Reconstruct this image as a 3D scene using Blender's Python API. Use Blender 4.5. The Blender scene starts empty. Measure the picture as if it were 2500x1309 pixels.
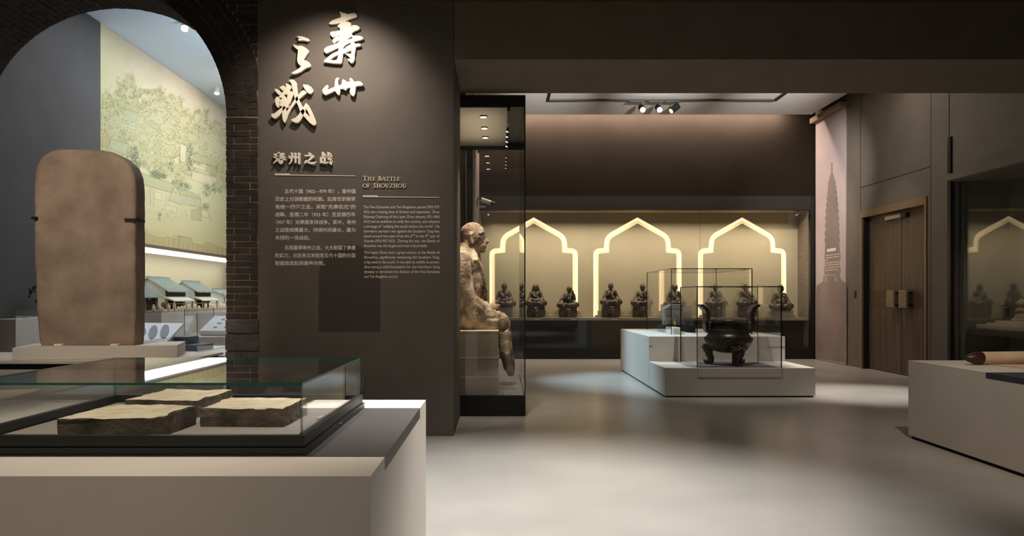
import bpy, bmesh, math, random
import numpy as np
from mathutils import Vector, Matrix, noise as mnoise
R = math.radians
random.seed(7)
SC = bpy.context.scene
COL = SC.collection

# ------------------------------------------------------------------ camera, world, lights, exposure
F, CX, CY, H = 1900.0, 1222.0, 724.0, 1.4          # focal length and vanishing point for a 2500 x 1309 frame
cd = bpy.data.cameras.new('camera'); cam = bpy.data.objects.new('camera', cd); COL.objects.link(cam)
cam.location = (0, 0, H); cam.rotation_euler = (R(90), 0, 0)
cd.sensor_width = 36; cd.lens = 36 * F / 2500
cd.shift_x = (1250 - CX) / 2500; cd.shift_y = (CY - 654.5) / 2500
cd.clip_start = .05; cd.clip_end = 80
SC.camera = cam
SC.view_settings.view_transform = 'Standard'; SC.view_settings.look = 'None'
SC.view_settings.gamma = 1; SC.view_settings.use_curve_mapping = False
SC.view_settings.exposure = 1.3
w = bpy.data.worlds.new('world'); SC.world = w; w.use_nodes = True
w.node_tree.nodes['Background'].inputs[0].default_value = (.75, .68, .6, 1)
w.node_tree.nodes['Background'].inputs[1].default_value = .055
SC.cycles.transparent_max_bounces = 24; SC.cycles.max_bounces = 10
SC.cycles.caustics_reflective = False; SC.cycles.caustics_refractive = False
SC.cycles.sample_clamp_indirect = 4.0
SC.cycles.use_denoising = True
try: SC.cycles.denoiser = 'OPENIMAGEDENOISE'
except Exception: pass

WARM, NEUT, COOL = (1, .87, .72), (1, .94, .86), (.86, .93, 1.0)
def spot(loc, aim, watts, size, col=WARM, blend=.6, rad=.03):
    d = bpy.data.lights.new('spot_lamp', 'SPOT'); d.energy = watts; d.spot_size = R(size); d.spot_blend = blend
    d.color = col; d.shadow_soft_size = rad
    o = bpy.data.objects.new('spot_lamp', d); COL.objects.link(o); o.location = loc
    o.rotation_euler = (Vector(aim) - Vector(loc)).to_track_quat('-Z', 'Y').to_euler(); return o
def area(loc, aim, watts, sx, sy, col=WARM, spread=180):
    d = bpy.data.lights.new('area_lamp', 'AREA'); d.energy = watts; d.shape = 'RECTANGLE'; d.size = sx; d.size_y = sy
    d.color = col; d.spread = R(spread)
    o = bpy.data.objects.new('area_lamp', d); COL.objects.link(o); o.location = loc
    o.rotation_euler = (Vector(aim) - Vector(loc)).to_track_quat('-Z', 'Y').to_euler(); return o

# front room: ceiling spots
spot((-1.50, 6.85, 4.2), (-1.62, 7.8, 3.25), 50, 100, (1, .88, .74), 1.0, .02)      # calligraphy
spot((-1.3, 4.6, 4.8), (-1.6, 7.8, 2.3), 40, 62, (1, .86, .70), 1.0, .05)             # title wall text
spot((.25, 5.2, 4.85), (.25, 5.25, 0), 800, 66, (1, .975, .94), 1.0, .06)    # pool on the floor
spot((-1.45, 3.4, 4.8), (-1.4, 3.7, .8), 150, 44, WARM, .9, .04)             # near glass case
spot((-1.2, .6, 4.7), (-1.8, 2.9, .4), 120, 60, WARM, 1.0, .05)               # near plinth front
spot((-3.2, 3.2, 4.8), (-3.75, 7.0, 1.9), 260, 34, WARM, .9, .05)            # stele
spot((1.7, 6.6, 4.85), (-.44, 3.6, .4), 68, 34, NEUT, .9, .05)              # right side of near plinth
spot((3.0, 4.2, 4.8), (4.6, 6.5, .6), 175, 60, WARM, 1.0, .05)               # right plinth
# rear room: track spots and coves
spot((5.3, 11.1, 5.25), (5.3, 11.2, 0), 620, 34, NEUT, 1.0, .05)             # pool by the door
spot((3.0, 10.1, 5.25), (3.3, 11.6, .8), 190, 44, NEUT, .9, .05)             # incense burner
spot((-.1, 14.2, 5.2), (2.2, 12.9, .3), 640, 40, (.56, .82, 1.0), .9, .05)   # cool wash on the plinth side
spot((4.6, 13.6, 5.25), (7.0, 16.6, 3.4), 230, 56, NEUT, 1.0, .05)           # banner
spot((4.9, 13.0, 5.25), (7.05, 13.9, 1.9), 55, 40, WARM, .9, .05)            # doors
area((3.0, 17.16, 5.56), (3.0, 17.5, 5.0), 130, 6.6, .10, (1, .78, .60))               # cove along the rear wall
area((6.88, 13.2, 5.50), (7.2, 13.2, 5.0), 12, .06, 7.0, WARM)               # cove along the door wall
for ux in (.9, 3.2, 5.5): spot((ux, 9.5, 4.35), (ux, 14.5, 5.72), 1750, 25, (1, .97, .93), 1.0, .05)   # added unseen uplights behind the header, to brighten the rear ceiling
# rear showcase top lights
area((3.2, 17.5, 3.34), (3.2, 18.15, 1.3), 46, 7.0, .10, (1, .86, .68), 110)
spot((7.4, 10.6, 3.15), (7.75, 11.6, 1.0), 14, 80, WARM, .9, .02)             # inside the side showcase
# tall case
spot((-.25, 9.55, 3.57), (-.32, 9.9, 1.6), 70, 70, WARM, .8, .02)
spot((.16, 9.6, 3.5), (-.3, 10.0, 1.9), 60, 60, WARM, .8, .02)
spot((.20, 10.9, 3.5), (-.3, 10.2, 1.2), 22, 70, WARM, .8, .02)
area((-.3, 10.2, 3.3), (-.3, 10.2, 3.9), 1.2, .5, 1.6, WARM)
spot((-4.0, 9.2, 5.3), (-4.6, 10.5, .9), 120, 40, COOL, .9, .05)              # added unseen spot, brightens the board in the tool case
spot((.15, 8.4, 3.72), (-.45, 9.4, .9), 60, 50, WARM, .9, .02)               # added spot under the header, brightens the seat block's front faces
# gallery behind the arch: cool daylight-white panels and an added uplight
area((-4.2, 14.6, 5.86), (-4.2, 14.6, 0), 95, 3.2, 8.0, COOL)
area((-5.2, 16.0, 5.8), (-6.6, 16.0, 3.9), 46, .2, 7.5, NEUT)
area((-7.15, 17, 2.30), (-7.15, 17, 0), 24, .5, 9, NEUT)
area((-3.4, 13.0, 3.9), (-4.4, 15.5, 5.9), 42, 1.2, 3.5, (.78, .89, 1.0))  # added unseen uplight, brightens the gallery ceiling

# ------------------------------------------------------------------ materials
def lin(c): 
    c = c / 255.0
    return c / 12.92 if c <= .04045 else ((c + .055) / 1.055) ** 2.4
def rgb(c): return (lin(c[0]), lin(c[1]), lin(c[2]), 1)
MATS = {}
def mat(name, col, rough=.6, metal=0, col2=None, scale=6, bump=0, bscale=None, detail=4, lo=.35, hi=.65, spec=.5, stretch=None):
    if name in MATS: return MATS[name]
    m = bpy.data.materials.new(name); m.use_nodes = True; nt = m.node_tree; b = nt.nodes['Principled BSDF']
    b.inputs['Base Color'].default_value = rgb(col); b.inputs['Roughness'].default_value = rough
    b.inputs['Metallic'].default_value = metal; b.inputs['Specular IOR Level'].default_value = spec
    tc = nt.nodes.new('ShaderNodeTexCoord'); out = tc.outputs['Object']
    if stretch:
        mp = nt.nodes.new('ShaderNodeMapping'); mp.inputs['Scale'].default_value = stretch
        nt.links.new(out, mp.inputs[0]); out = mp.outputs[0]
    if col2:
        n = nt.nodes.new('ShaderNodeTexNoise'); n.inputs['Scale'].default_value = scale; n.inputs['Detail'].default_value = detail
        nt.links.new(out, n.inputs['Vector'])
        r = nt.nodes.new('ShaderNodeValToRGB'); r.color_ramp.elements[0].position = lo; r.color_ramp.elements[1].position = hi
        r.color_ramp.elements[0].color = rgb(col); r.color_ramp.elements[1].color = rgb(col2)
        nt.links.new(n.outputs['Fac'], r.inputs[0]); nt.links.new(r.outputs[0], b.inputs['Base Color'])
    if bump:
        n2 = nt.nodes.new('ShaderNodeTexNoise'); n2.inputs['Scale'].default_value = bscale or scale * 4; n2.inputs['Detail'].default_value = 5
        nt.links.new(out, n2.inputs['Vector'])
        bp = nt.nodes.new('ShaderNodeBump'); bp.inputs['Strength'].default_value = bump; bp.inputs['Distance'].default_value = .02
        nt.links.new(n2.outputs['Fac'], bp.inputs['Height']); nt.links.new(bp.outputs[0], b.inputs['Normal'])
    MATS[name] = m; return m
def emit(name, col, strength):
    if name in MATS: return MATS[name]
    m = bpy.data.materials.new(name); m.use_nodes = True; b = m.node_tree.nodes['Principled BSDF']
    b.inputs['Base Color'].default_value = rgb(col); b.inputs['Emission Color'].default_value = rgb(col)
    b.inputs['Emission Strength'].default_value = strength; MATS[name] = m; return m
def glassmat(name, tint, ior=1.45, boost=1.0):
    m = bpy.data.materials.new(name); m.use_nodes = True; nt = m.node_tree
    for n in list(nt.nodes): nt.nodes.remove(n)
    o = nt.nodes.new('ShaderNodeOutputMaterial'); mx = nt.nodes.new('ShaderNodeMixShader')
    t = nt.nodes.new('ShaderNodeBsdfTransparent'); t.inputs[0].default_value = tint
    g = nt.nodes.new('ShaderNodeBsdfGlossy'); g.inputs['Roughness'].default_value = 0.0; g.inputs[0].default_value = (1, 1, 1, 1)
    f = nt.nodes.new('ShaderNodeFresnel'); gm = nt.nodes.new('ShaderNodeNewGeometry'); mr = nt.nodes.new('ShaderNodeMapRange')
    mr.inputs['To Min'].default_value = ior; mr.inputs['To Max'].default_value = 1 / ior
    nt.links.new(gm.outputs['Backfacing'], mr.inputs['Value']); nt.links.new(mr.outputs['Result'], f.inputs['IOR'])
    mul = nt.nodes.new('ShaderNodeMath'); mul.operation = 'MULTIPLY'; mul.inputs[1].default_value = boost; mul.use_clamp = True
    nt.links.new(f.outputs[0], mul.inputs[0]); nt.links.new(mul.outputs[0], mx.inputs[0])
    nt.links.new(t.outputs[0], mx.inputs[1]); nt.links.new(g.outputs[0], mx.inputs[2]); nt.links.new(mx.outputs[0], o.inputs[0])
    MATS[name] = m; return m

M_floor = mat('polished_concrete', (158, 154, 148), .28, 0, (172, 168, 161), .9, .02, 30, spec=.45)
M_wall = mat('brown_grey_plaster', (92, 84, 77), .75, 0, (98, 90, 83), 2.2, .03, 60)
M_head = mat('header_plaster', (112, 100, 84), .8, 0, (118, 106, 90), 2.2, .03, 60)
M_rear = mat('rear_wall_paint', (33, 27, 22), .9, 0, (36, 30, 25), 2, .03, 50, spec=.15)
M_side = mat('door_wall_panel', (104, 97, 88), .7, 0, (110, 103, 93), 2, .02, 50)
M_ceil = mat('pale_ceiling', (214, 211, 207), .8)
M_dark = mat('dark_ceiling', (60, 54, 48), .8)
M_bronzetrim = mat('bronze_trim', (96, 76, 48), .5)
M_black = mat('black_metal', (20, 20, 20), .45)
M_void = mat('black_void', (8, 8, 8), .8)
M_groove = mat('joint_shadow_gap', (28, 26, 24), .8)
M_white = mat('white_plinth_paint', (205, 197, 185), .6, 0, (214, 206, 195), 1.3, .02, 50)
M_inlay = mat('charcoal_inlay', (66, 62, 61), .55, 0, (72, 68, 66), 3)
M_brick = mat('dark_brick', (48, 40, 36), .9, 0, (66, 55, 48), 9, .4, 60)
M_mortar = mat('mortar', (146, 132, 118), .95, 0, (120, 108, 97), 12, .3, 60)
M_block = mat('dark_stone_block', (66, 62, 58), .9, 0, (90, 85, 80), 7, .8, 30)
M_letter = mat('ivory_lettering', (232, 222, 205), .5)
M_print = mat('printed_text', (236, 226, 210), .7)
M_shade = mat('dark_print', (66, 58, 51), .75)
M_stele = mat('limestone', (126, 108, 92), .85, 0, (156, 136, 118), 3.4, .25, 40, 8)
M_slab = mat('shaded_clay_side', (70, 60, 50), .95, 0, (132, 116, 96), 9, .9, 34, 8, .35, .75)
M_slabtop = mat('lit_clay_top', (206, 190, 160), .95, 0, (228, 216, 190), 12, .7, 40, 7)
M_statue = mat('weathered_stone_pigment', (98, 80, 62), .85, 0, (188, 166, 136), 6, .7, 34, 10, .40, .64)
M_iron = mat('dark_cast_iron', (54, 46, 38), .34, .45, (104, 90, 70), 8, .5, 40)
M_bronze = mat('dark_bronze', (34, 30, 24), .30, .7, (66, 58, 44), 10, .18, 60)
M_tier = mat('case_step_board', (176, 160, 134), .6, 0, (160, 146, 122), 2)
M_tieredge = mat('step_edge_board', (200, 186, 158), .6)
M_casein = mat('case_lining', (184, 172, 142), .75, 0, (190, 178, 148), 1.5)
M_caseshelf = mat('case_shelf_grey', (150, 142, 124), .6)
M_case_side = mat('case_end_panel', (120, 106, 92), .6, 0, (134, 120, 104), 3, stretch=(1, 1, 4))
M_wood = mat('walnut_door', (66, 53, 43), .45, 0, (100, 83, 67), 3.2, .15, 20, 6, .3, .7, stretch=(6, 6, .25))
M_wooddark = mat('walnut_band', (66, 50, 36), .5, 0, (84, 64, 46), 4, stretch=(1, .3, 8))
M_frame = mat('door_frame_bronze', (128, 104, 80), .5)
M_handle = mat('carved_brass', (164, 146, 112), .5, .4, (120, 104, 78), 30, .9, 60)
M_steel = mat('brushed_steel', (190, 188, 182), .35, .8)
M_banner = mat('banner_print', (186, 170, 168), .8, 0, (172, 158, 160), .8)
M_pagoda = mat('banner_silhouette', (142, 126, 120), .8, 0, (126, 112, 108), 1.4)
M_gedge = mat('glass_edge', (20, 96, 88), .15)
M_gedge2 = mat('dark_glass_edge', (14, 22, 18), .2)
M_paper = mat('aged_scroll_paper', (206, 180, 148), .8, 0, (218, 194, 162), 8)
M_rod = mat('dark_rosewood', (60, 32, 24), .4)
M_navy = mat('navy_board', (38, 44, 58), .6)
M_shim = mat('white_shim', (226, 214, 198), .8)
M_led = emit('warm_led_diffuser', (255, 232, 184), .46)
M_led2 = emit('warm_led_diffuser_soft', (255, 224, 170), .34)
M_lamp = emit('lamp_face', (255, 236, 206), 8)
M_panel = emit('cool_light_panel', (238, 240, 255), .52)
M_glass = glassmat('clear_glass', (.975, .985, .98, 1), 1.5)
M_glass2 = glassmat('low_iron_glass', (.99, .992, .99, 1), 1.38)

# ------------------------------------------------------------------ helpers
def P(px, py, Y): return Vector(((px - CX) / F * Y, Y, H - (py - CY) / F * Y))     # photo pixel at depth Y
ICO = {}
def ico(sub):
    if sub not in ICO:
        bm = bmesh.new(); bmesh.ops.create_icosphere(bm, subdivisions=sub, radius=1); bm.verts.index_update()
        ICO[sub] = ([v.co.copy() for v in bm.verts], [tuple(v.index for v in f.verts) for f in bm.faces]); bm.free()
    return ICO[sub]
class MB:
    def __init__(s): s.bm = bmesh.new()
    def box(s, x0, x1, y0, y1, z0, z1, mtx=None):
        v = [s.bm.verts.new((x, y, z)) for x in (x0, x1) for y in (y0, y1) for z in (z0, z1)]
        if mtx is not None:
            for q in v: q.co = mtx @ q.co
        for f in ((0,1,3,2),(4,6,7,5),(0,4,5,1),(2,3,7,6),(0,2,6,4),(1,5,7,3)): s.bm.faces.new([v[i] for i in f])
        return s
    def cyl(s, a, b, r0, r1=None, n=16):
        a, b = Vector(a), Vector(b); r1 = r0 if r1 is None else r1
        q = (b - a).to_track_quat('Z', 'Y')
        A, B = [], []
        for i in range(n):
            t = 2 * math.pi * i / n; d = q @ Vector((math.cos(t), math.sin(t), 0))
            A.append(s.bm.verts.new(a + d * r0)); B.append(s.bm.verts.new(b + d * r1))
        for i in range(n): s.bm.faces.new((A[i], A[(i+1) % n], B[(i+1) % n], B[i]))
        s.bm.faces.new(A[::-1]); s.bm.faces.new(B); return s
    def lathe(s, prof, c=(0, 0, 0), n=32):
        rings = []
        for r, z in prof:
            rings.append([s.bm.verts.new((c[0] + r * math.cos(2*math.pi*i/n), c[1] + r * math.sin(2*math.pi*i/n), c[2] + z)) for i in range(n)])
        for a, b in zip(rings, rings[1:]):
            for i in range(n): s.bm.faces.new((a[i], a[(i+1) % n], b[(i+1) % n], b[i]))
        s.bm.faces.new(rings[0][::-1]); s.bm.faces.new(rings[-1]); return s
    def prism(s, pts, d0, d1, mapf):
        """pts 2-D outline; mapf(u, v, d) gives the point"""
        A = [s.bm.verts.new(mapf(u, v, d0)) for u, v in pts]; B = [s.bm.verts.new(mapf(u, v, d1)) for u, v in pts]
        n = len(pts)
        s.bm.faces.new(A); s.bm.faces.new(B[::-1])
        for i in range(n): s.bm.faces.new((A[i], B[i], B[(i+1) % n], A[(i+1) % n]))
        return s
    def ball(s, c, r, sub=2, rot=None):
        rr = (r, r, r) if isinstance(r, (int, float)) else r
        V, FF = ico(sub); c = Vector(c)
        vs = [s.bm.verts.new((c.x + v.x * rr[0], c.y + v.y * rr[1], c.z + v.z * rr[2])) for v in V]
        for f in FF: s.bm.faces.new((vs[f[0]], vs[f[1]], vs[f[2]]))
        return s
    def limb(s, pts, rad, step=.5):
        pts = [Vector(p) for p in pts]
        for p, r in zip(pts, rad): s.ball(p, r, 1 if r < .03 else 2)
        for a, b, ra, rb in zip(pts, pts[1:], rad, rad[1:]):
            if (b - a).length > 1e-5: s.cyl(a, b, ra, rb, 10 if ra < .03 else 16)
        return s
    def tube(s, pts, r, n=8):
        for a, b in zip(pts, pts[1:]): s.cyl(a, b, r, r, n)
        return s
    def mesh(s, name, bevel=0, seg=2, smooth=False):
        if bevel: bmesh.ops.bevel(s.bm, geom=s.bm.edges[:], offset=bevel, segments=seg, affect='EDGES', profile=.5)
        bmesh.ops.recalc_face_normals(s.bm, faces=s.bm.faces[:])
        me = bpy.data.meshes.new(name); s.bm.to_mesh(me); s.bm.free()
        if smooth: me.polygons.foreach_set('use_smooth', [True] * len(me.polygons))
        return me
def link(name, me, m=None, parent=None, kind=None):
    o = bpy.data.objects.new(name, me); COL.objects.link(o)
    if m is not None:
        me.materials.clear(); me.materials.append(m)
    if parent is not None: o.parent = parent
    if kind: o['kind'] = kind
    return o
def obj(name, mb, m, parent=None, bevel=0, seg=2, smooth=False, kind=None):
    return link(name, mb.mesh(name, bevel, seg, smooth), m, parent, kind)
def tag(o, label, cat, group=None):
    o['label'] = label; o['category'] = cat
    if group: o['group'] = group
    return o
def thing(name, label, cat, loc=(0, 0, 0), rz=0, group=None):
    o = bpy.data.objects.new(name, None); COL.objects.link(o); o.location = loc; o.rotation_euler = (0, 0, rz)
    o.empty_display_size = .1
    return tag(o, label, cat, group)
def struct(name, mb, m, bevel=0): return obj(name, mb, m, None, bevel, kind='structure')
def B(*a): return MB().box(*a)
def pane(parent, x0, x1, y0, y1, z0, z1, g=None, e=None, name='glass_pane'):
    o = obj(name, B(x0, x1, y0, y1, z0, z1), g or M_glass, parent); me = o.data; me.materials.append(e or M_gedge)
    big = sorted(me.polygons, key=lambda p: -p.area)[:2]
    for p in me.polygons: p.material_index = 0 if p in big else 1
    ids = {p.index for p in big}
    for p in me.polygons: p.material_index = 0 if p.index in ids else 1
    return o
def remesh(mb, name, vox, smooth=4, fac=.5, disp=None):
    me = mb.mesh(name); o = bpy.data.objects.new('tmp', me); COL.objects.link(o)
    r = o.modifiers.new('r', 'REMESH'); r.mode = 'VOXEL'; r.voxel_size = vox; r.use_smooth_shade = True
    if smooth:
        s = o.modifiers.new('s', 'SMOOTH'); s.iterations = smooth; s.factor = fac
    dg = bpy.context.evaluated_depsgraph_get(); dg.update()
    out = bpy.data.meshes.new_from_object(o.evaluated_get(dg)); out.name = name
    bpy.data.objects.remove(o); bpy.data.meshes.remove(me)
    if disp:
        nn = [(v.co.copy(), v.normal.copy()) for v in out.vertices]
        flat_ = []
        for c, n in nn: flat_.extend(c + n * disp(c))
        out.vertices.foreach_set('co', flat_); out.update()
    out.polygons.foreach_set('use_smooth', [True] * len(out.polygons))
    return out
def curvefill(name, loops, extrude, bevel=0):
    c = bpy.data.curves.new(name, 'CURVE'); c.dimensions = '2D'; c.fill_mode = 'BOTH'; c.extrude = extrude; c.bevel_depth = bevel; c.bevel_resolution = 1
    for lp in loops:
        s = c.splines.new('POLY'); s.points.add(len(lp) - 1); s.use_cyclic_u = True
        for p, q in zip(s.points, lp): p.co = (q[0], q[1], 0, 1)
    o = bpy.data.objects.new('tmp', c); COL.objects.link(o)
    dg = bpy.context.evaluated_depsgraph_get(); dg.update()
    me = bpy.data.meshes.new_from_object(o.evaluated_get(dg)); me.name = name
    bpy.data.objects.remove(o); bpy.data.curves.remove(c); return me
def textmesh(name, body, extrude=0, offset=0, bevel=0):
    c = bpy.data.curves.new(name, 'FONT'); c.body = body; c.extrude = extrude; c.offset = offset; c.size = 1; c.resolution_u = 3; c.bevel_depth = bevel
    o = bpy.data.objects.new('tmp', c); COL.objects.link(o)
    dg = bpy.context.evaluated_depsgraph_get(); dg.update()
    me = bpy.data.meshes.new_from_object(o.evaluated_get(dg)); me.name = name
    bpy.data.objects.remove(o); bpy.data.curves.remove(c); return me
def bounds(me):
    xs = [v.co.x for v in me.vertices]; ys = [v.co.y for v in me.vertices]; return min(xs), max(xs), min(ys), max(ys)
def wallmesh(me, x0, x1, zb, zt, yplane, fit=None):
    """stand a flat x-y mesh on a wall facing -Y so that it spans x0..x1 and zb..zt (or keeps a given scale)"""
    a, b, c, d = bounds(me); sx = (x1 - x0) / (b - a); sz = (zt - zb) / (d - c)
    for v in me.vertices:
        v.co = Vector((x0 + (v.co.x - a) * sx, yplane - v.co.z, zb + (v.co.y - c) * sz))
def shade_smooth(me): me.polygons.foreach_set('use_smooth', [True] * len(me.polygons))

# ------------------------------------------------------------------ the setting
YW, YB = 7.8, 9.1                      # front and back of the portal wall
struct('floor', B(-8.2, 8.2, -3, 24.2, -.1, 0), M_floor)
struct('ceiling', B(-8.2, 8.2, -3, 7.8, 4.9, 5.0), M_dark)
o = struct('ceiling', B(-.6, 6.80, 9.1, 17.02, 5.38, 5.46), M_ceil)
o = struct('ceiling', B(-.6, 7.6, 9.1, 17.9, 5.95, 6.05), M_dark)
o = struct('ceiling', B(-8.2, -.6, 8.74, 24.2, 5.92, 6.02), mat('gallery_ceiling', (196, 208, 222), .8))
struct('wall_front', B(-2.42, -.472, YW, YB, 0, 4.90), M_wall)
struct('wall_header', B(-.466, 7.6, YW + .004, YB, 3.777, 5.95), M_head)
struct('trim_1', B(-2.42, 7.6, YW - .03, YW + .02, 4.345, 4.9), M_bronzetrim)
struct('wall_right', B(7.05, 7.25, 12.24, 12.84, 0, 5.95), M_side); struct('wall_right', B(7.05, 7.25, 15.19, 17.9, 0, 5.95), M_side)
wr = struct('wall_right', B(7.05, 7.25, 12.84, 15.19, 3.06, 5.95), M_side)
for (y0, y1, z0, z1) in ((12.74, 12.755, 0, 5.9), (15.235, 15.25, 0, 5.9), (12.755, 15.235, 3.52, 3.535)):
    obj('panel_joint', B(7.0485, 7.0495, y0, y1, z0, z1), M_groove, wr)
struct('wall_right', B(8.0, 8.2, -3, 12.24, 0, 5.95), M_side)
struct('wall_right', B(7.06, 7.25, 9.1, 12.24, 3.32, 5.95), M_side)
struct('wall_back', B(-.6, 7.3, 17.42, 17.6, 3.66, 5.95), M_rear)
struct('wall_back', B(-8.2, -.6, 24.0, 24.2, 0, 5.95), M_ceil)
struct('wall_left', B(-.62, -.52, 11.56, 18.6, 0, 5.95), M_wall)
struct('wall_left', B(-1.6, -1.4, 9.1, 11.56, 0, 5.95), M_wall)
struct('wall_left', B(-6.75, -6.6, 7.8, 12.83, 0, 5.92), mat('slate_grey_paint', (74, 70, 68), .8, 0, (79, 75, 73), 2, .03, 60))
struct('wall_left', B(-8.2, -7.7, 12.83, 24.2, 0, 5.92), mat('pale_niche_wall', (176, 170, 140), .8))
struct('wall_left', B(-8.2, -7.9, -3, 8, 0, 4.9), M_dark)
struct('trim_2', B(-.52, -.48, 17.36, 17.42, 0, 4.6), mat('pinkish_corner_trim', (190, 172, 168), .6))

# --- arched brick wall
AX, AZ, EA, EB, YA = -4.275, 3.2, 1.523, 1.437, 8.74      # arch centre, half axes, back of the vault
def ell(t, off=0):
    # point on the intrados offset outwards by off (normal direction)
    x, z = EA * math.cos(t), EB * math.sin(t); nx, nz = math.cos(t) / EA, math.sin(t) / EB
    l = math.hypot(nx, nz); return AX + x + nx / l * off, AZ + z + nz / l * off
bw = MB()
def mortar_poly(off):
    pts = [(-2.425, 0), (-2.425, 5.0), (-6.7, 5.0), (-6.7, 0), (AX - EA - off, 0)]
    pts += [ell(math.pi - math.pi * i / 48, off) for i in range(49)] + [(AX + EA + off, 0)]
    return pts
bw.prism(mortar_poly(.006), YW + .006, YA, lambda u, v, d: Vector((u, d, v)))
wall_brick = struct('wall_brick', bw, M_mortar)
rnd = random.Random(3)
def brick(name, x0, x1, y0, y1, z0, z1, m=M_brick):
    j = lambda: rnd.uniform(-.0025, .0025)
    o = obj(name, B(x0 + j(), x1 + j(), y0 + rnd.uniform(-.004, .003), y1, z0 + j(), z1 + j()), m, wall_brick, .003, 1); return o
JX0, JX1 = -2.755, -2.428
zb0 = H - (780 - CY) / F * YW; zs = AZ - .005; nc = 31; ch = (zs - zb0) / nc; g = .0042
for i in range(nc):
    z0 = zb0 + i * ch
    if i % 2: sp = [(JX0, JX0 + .083), (JX0 + .083, JX1)]
    else: sp = [(JX0, JX0 + .243), (JX0 + .243, JX1)]
    for a, b in sp: brick('brick', a + g, b - g, YW, YW + .1, z0 + g, z0 + ch - g)
# jamb return bricks on the left pier of the arch are behind the stele; stones at the foot
def stone(px0, px1, py0, py1):
    a, b = P(px0, py1, YW), P(px1, py0, YW)
    m = MB().box(a.x, b.x, YW - .012, YW + .1, a.z + .006, b.z - .006)
    bmesh.ops.subdivide_edges(m.bm, edges=m.bm.edges[:], cuts=3, use_grid_fill=True)
    for v in m.bm.verts:
        n = mnoise.noise_vector(v.co * 9); v.co += Vector((n.x * .004, n.y * .012, n.z * .006))
    obj('foundation_stone', m, M_block, wall_brick)
for s in ((552, 632, 780, 814), (551, 632, 814, 857), (552, 588, 857, 892), (589, 632, 857, 892), (553, 612, 892, 934),
          (613, 632, 892, 934), (553, 585, 934, 978), (586, 632, 934, 978), (553, 632, 978, 1020), (553, 600, 1020, 1064), (601, 632, 1020, 1064)):
    stone(*s)
# arch rings: two rings of headers with a flat ring after each
def ringpiece(name, t0, t1, o0, o1, y=0.0, n=1):
    pts = [ell(t0 + (t1 - t0) * i / n, o0) for i in range(n + 1)] + [ell(t1 + (t0 - t1) * i / n, o1) for i in range(n + 1)]
    if max(p[0] for p in pts) > -2.43:
        pts = [(min(p[0], -2.43), p[1]) for p in pts]
    if max(p[0] for p in pts) - min(p[0] for p in pts) < .012: return
    m = MB().prism(pts, YW - rnd.uniform(0, .005) + y, YW + .1, lambda u, v, d: Vector((u, d, v)))
    obj(name, m, M_brick, wall_brick)
def ring(name, o0, o1, length, tmax=math.pi * .62, skip=0.0):
    t = .004
    while t < tmax:
        dx = math.hypot(EA * math.sin(t), EB * math.cos(t)); r = 1 + o0 / 1.45
        dt = length / (dx * r)
        gp = g / (dx * r)
        ringpiece(name, t + gp, t + dt - gp, o0 + g, o1 - g, 0, 1 if length < .1 else 4)
        t += dt
ring('arch_brick', 0, .135, .0675)
ring('flat_arch_brick', .135, .212, .245, math.pi * .55)
ring('outer_arch_brick', .212, .330, .0675, math.pi * .5)
ring('outer_flat_brick', .330, .400, .245, math.pi * .42)
# spandrel courses right of the rings
z = AZ + .01; i = 0
while z < 4.75:
    # left end of the course on the outer ring
    best = None
    for k in range(0, 400):
        t = k / 400 * math.pi / 2; x, zz = ell(t, .403)
        if zz >= z + ch * .5: best = x; break
    if best is not None and best < JX1 - .02:
        x1 = JX1; lens = [.1 if i % 2 else .215]
        while x1 > best + .01:
            L = lens.pop() if lens else .215
            x0 = max(best, x1 - L)
            if x1 - x0 > .02: brick('spandrel_brick', x0 + g, x1 - g, YW, YW + .1, z + g, z + ch - g)
            x1 = x0
    z += ch; i += 1
# bricks lining the vault
n_c = 70; perim = 4.65; dt = math.pi / n_c
for k in range(n_c):
    t0, t1 = k * dt, (k + 1) * dt
    off = .12 if k % 2 else 0
    y = YW + .105
    segs = [YW + .105]; yy = YW + .105 + (.12 if k % 2 else .235)
    while yy < YA - .05: segs.append(yy); yy += .235
    segs.append(YA)
    for a, b in zip(segs, segs[1:]):
        e = .003 / 1.45
        pts = [ell(t0 + e, -.002 - rnd.uniform(0, .006)), ell(t1 - e, -.002 - rnd.uniform(0, .006)), ell(t1 - e, .05), ell(t0 + e, .05)]
        obj('vault_brick', MB().prism(pts, a + .004, b - .004, lambda u, v, d: Vector((u, d, v))), M_brick, wall_brick)

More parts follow.
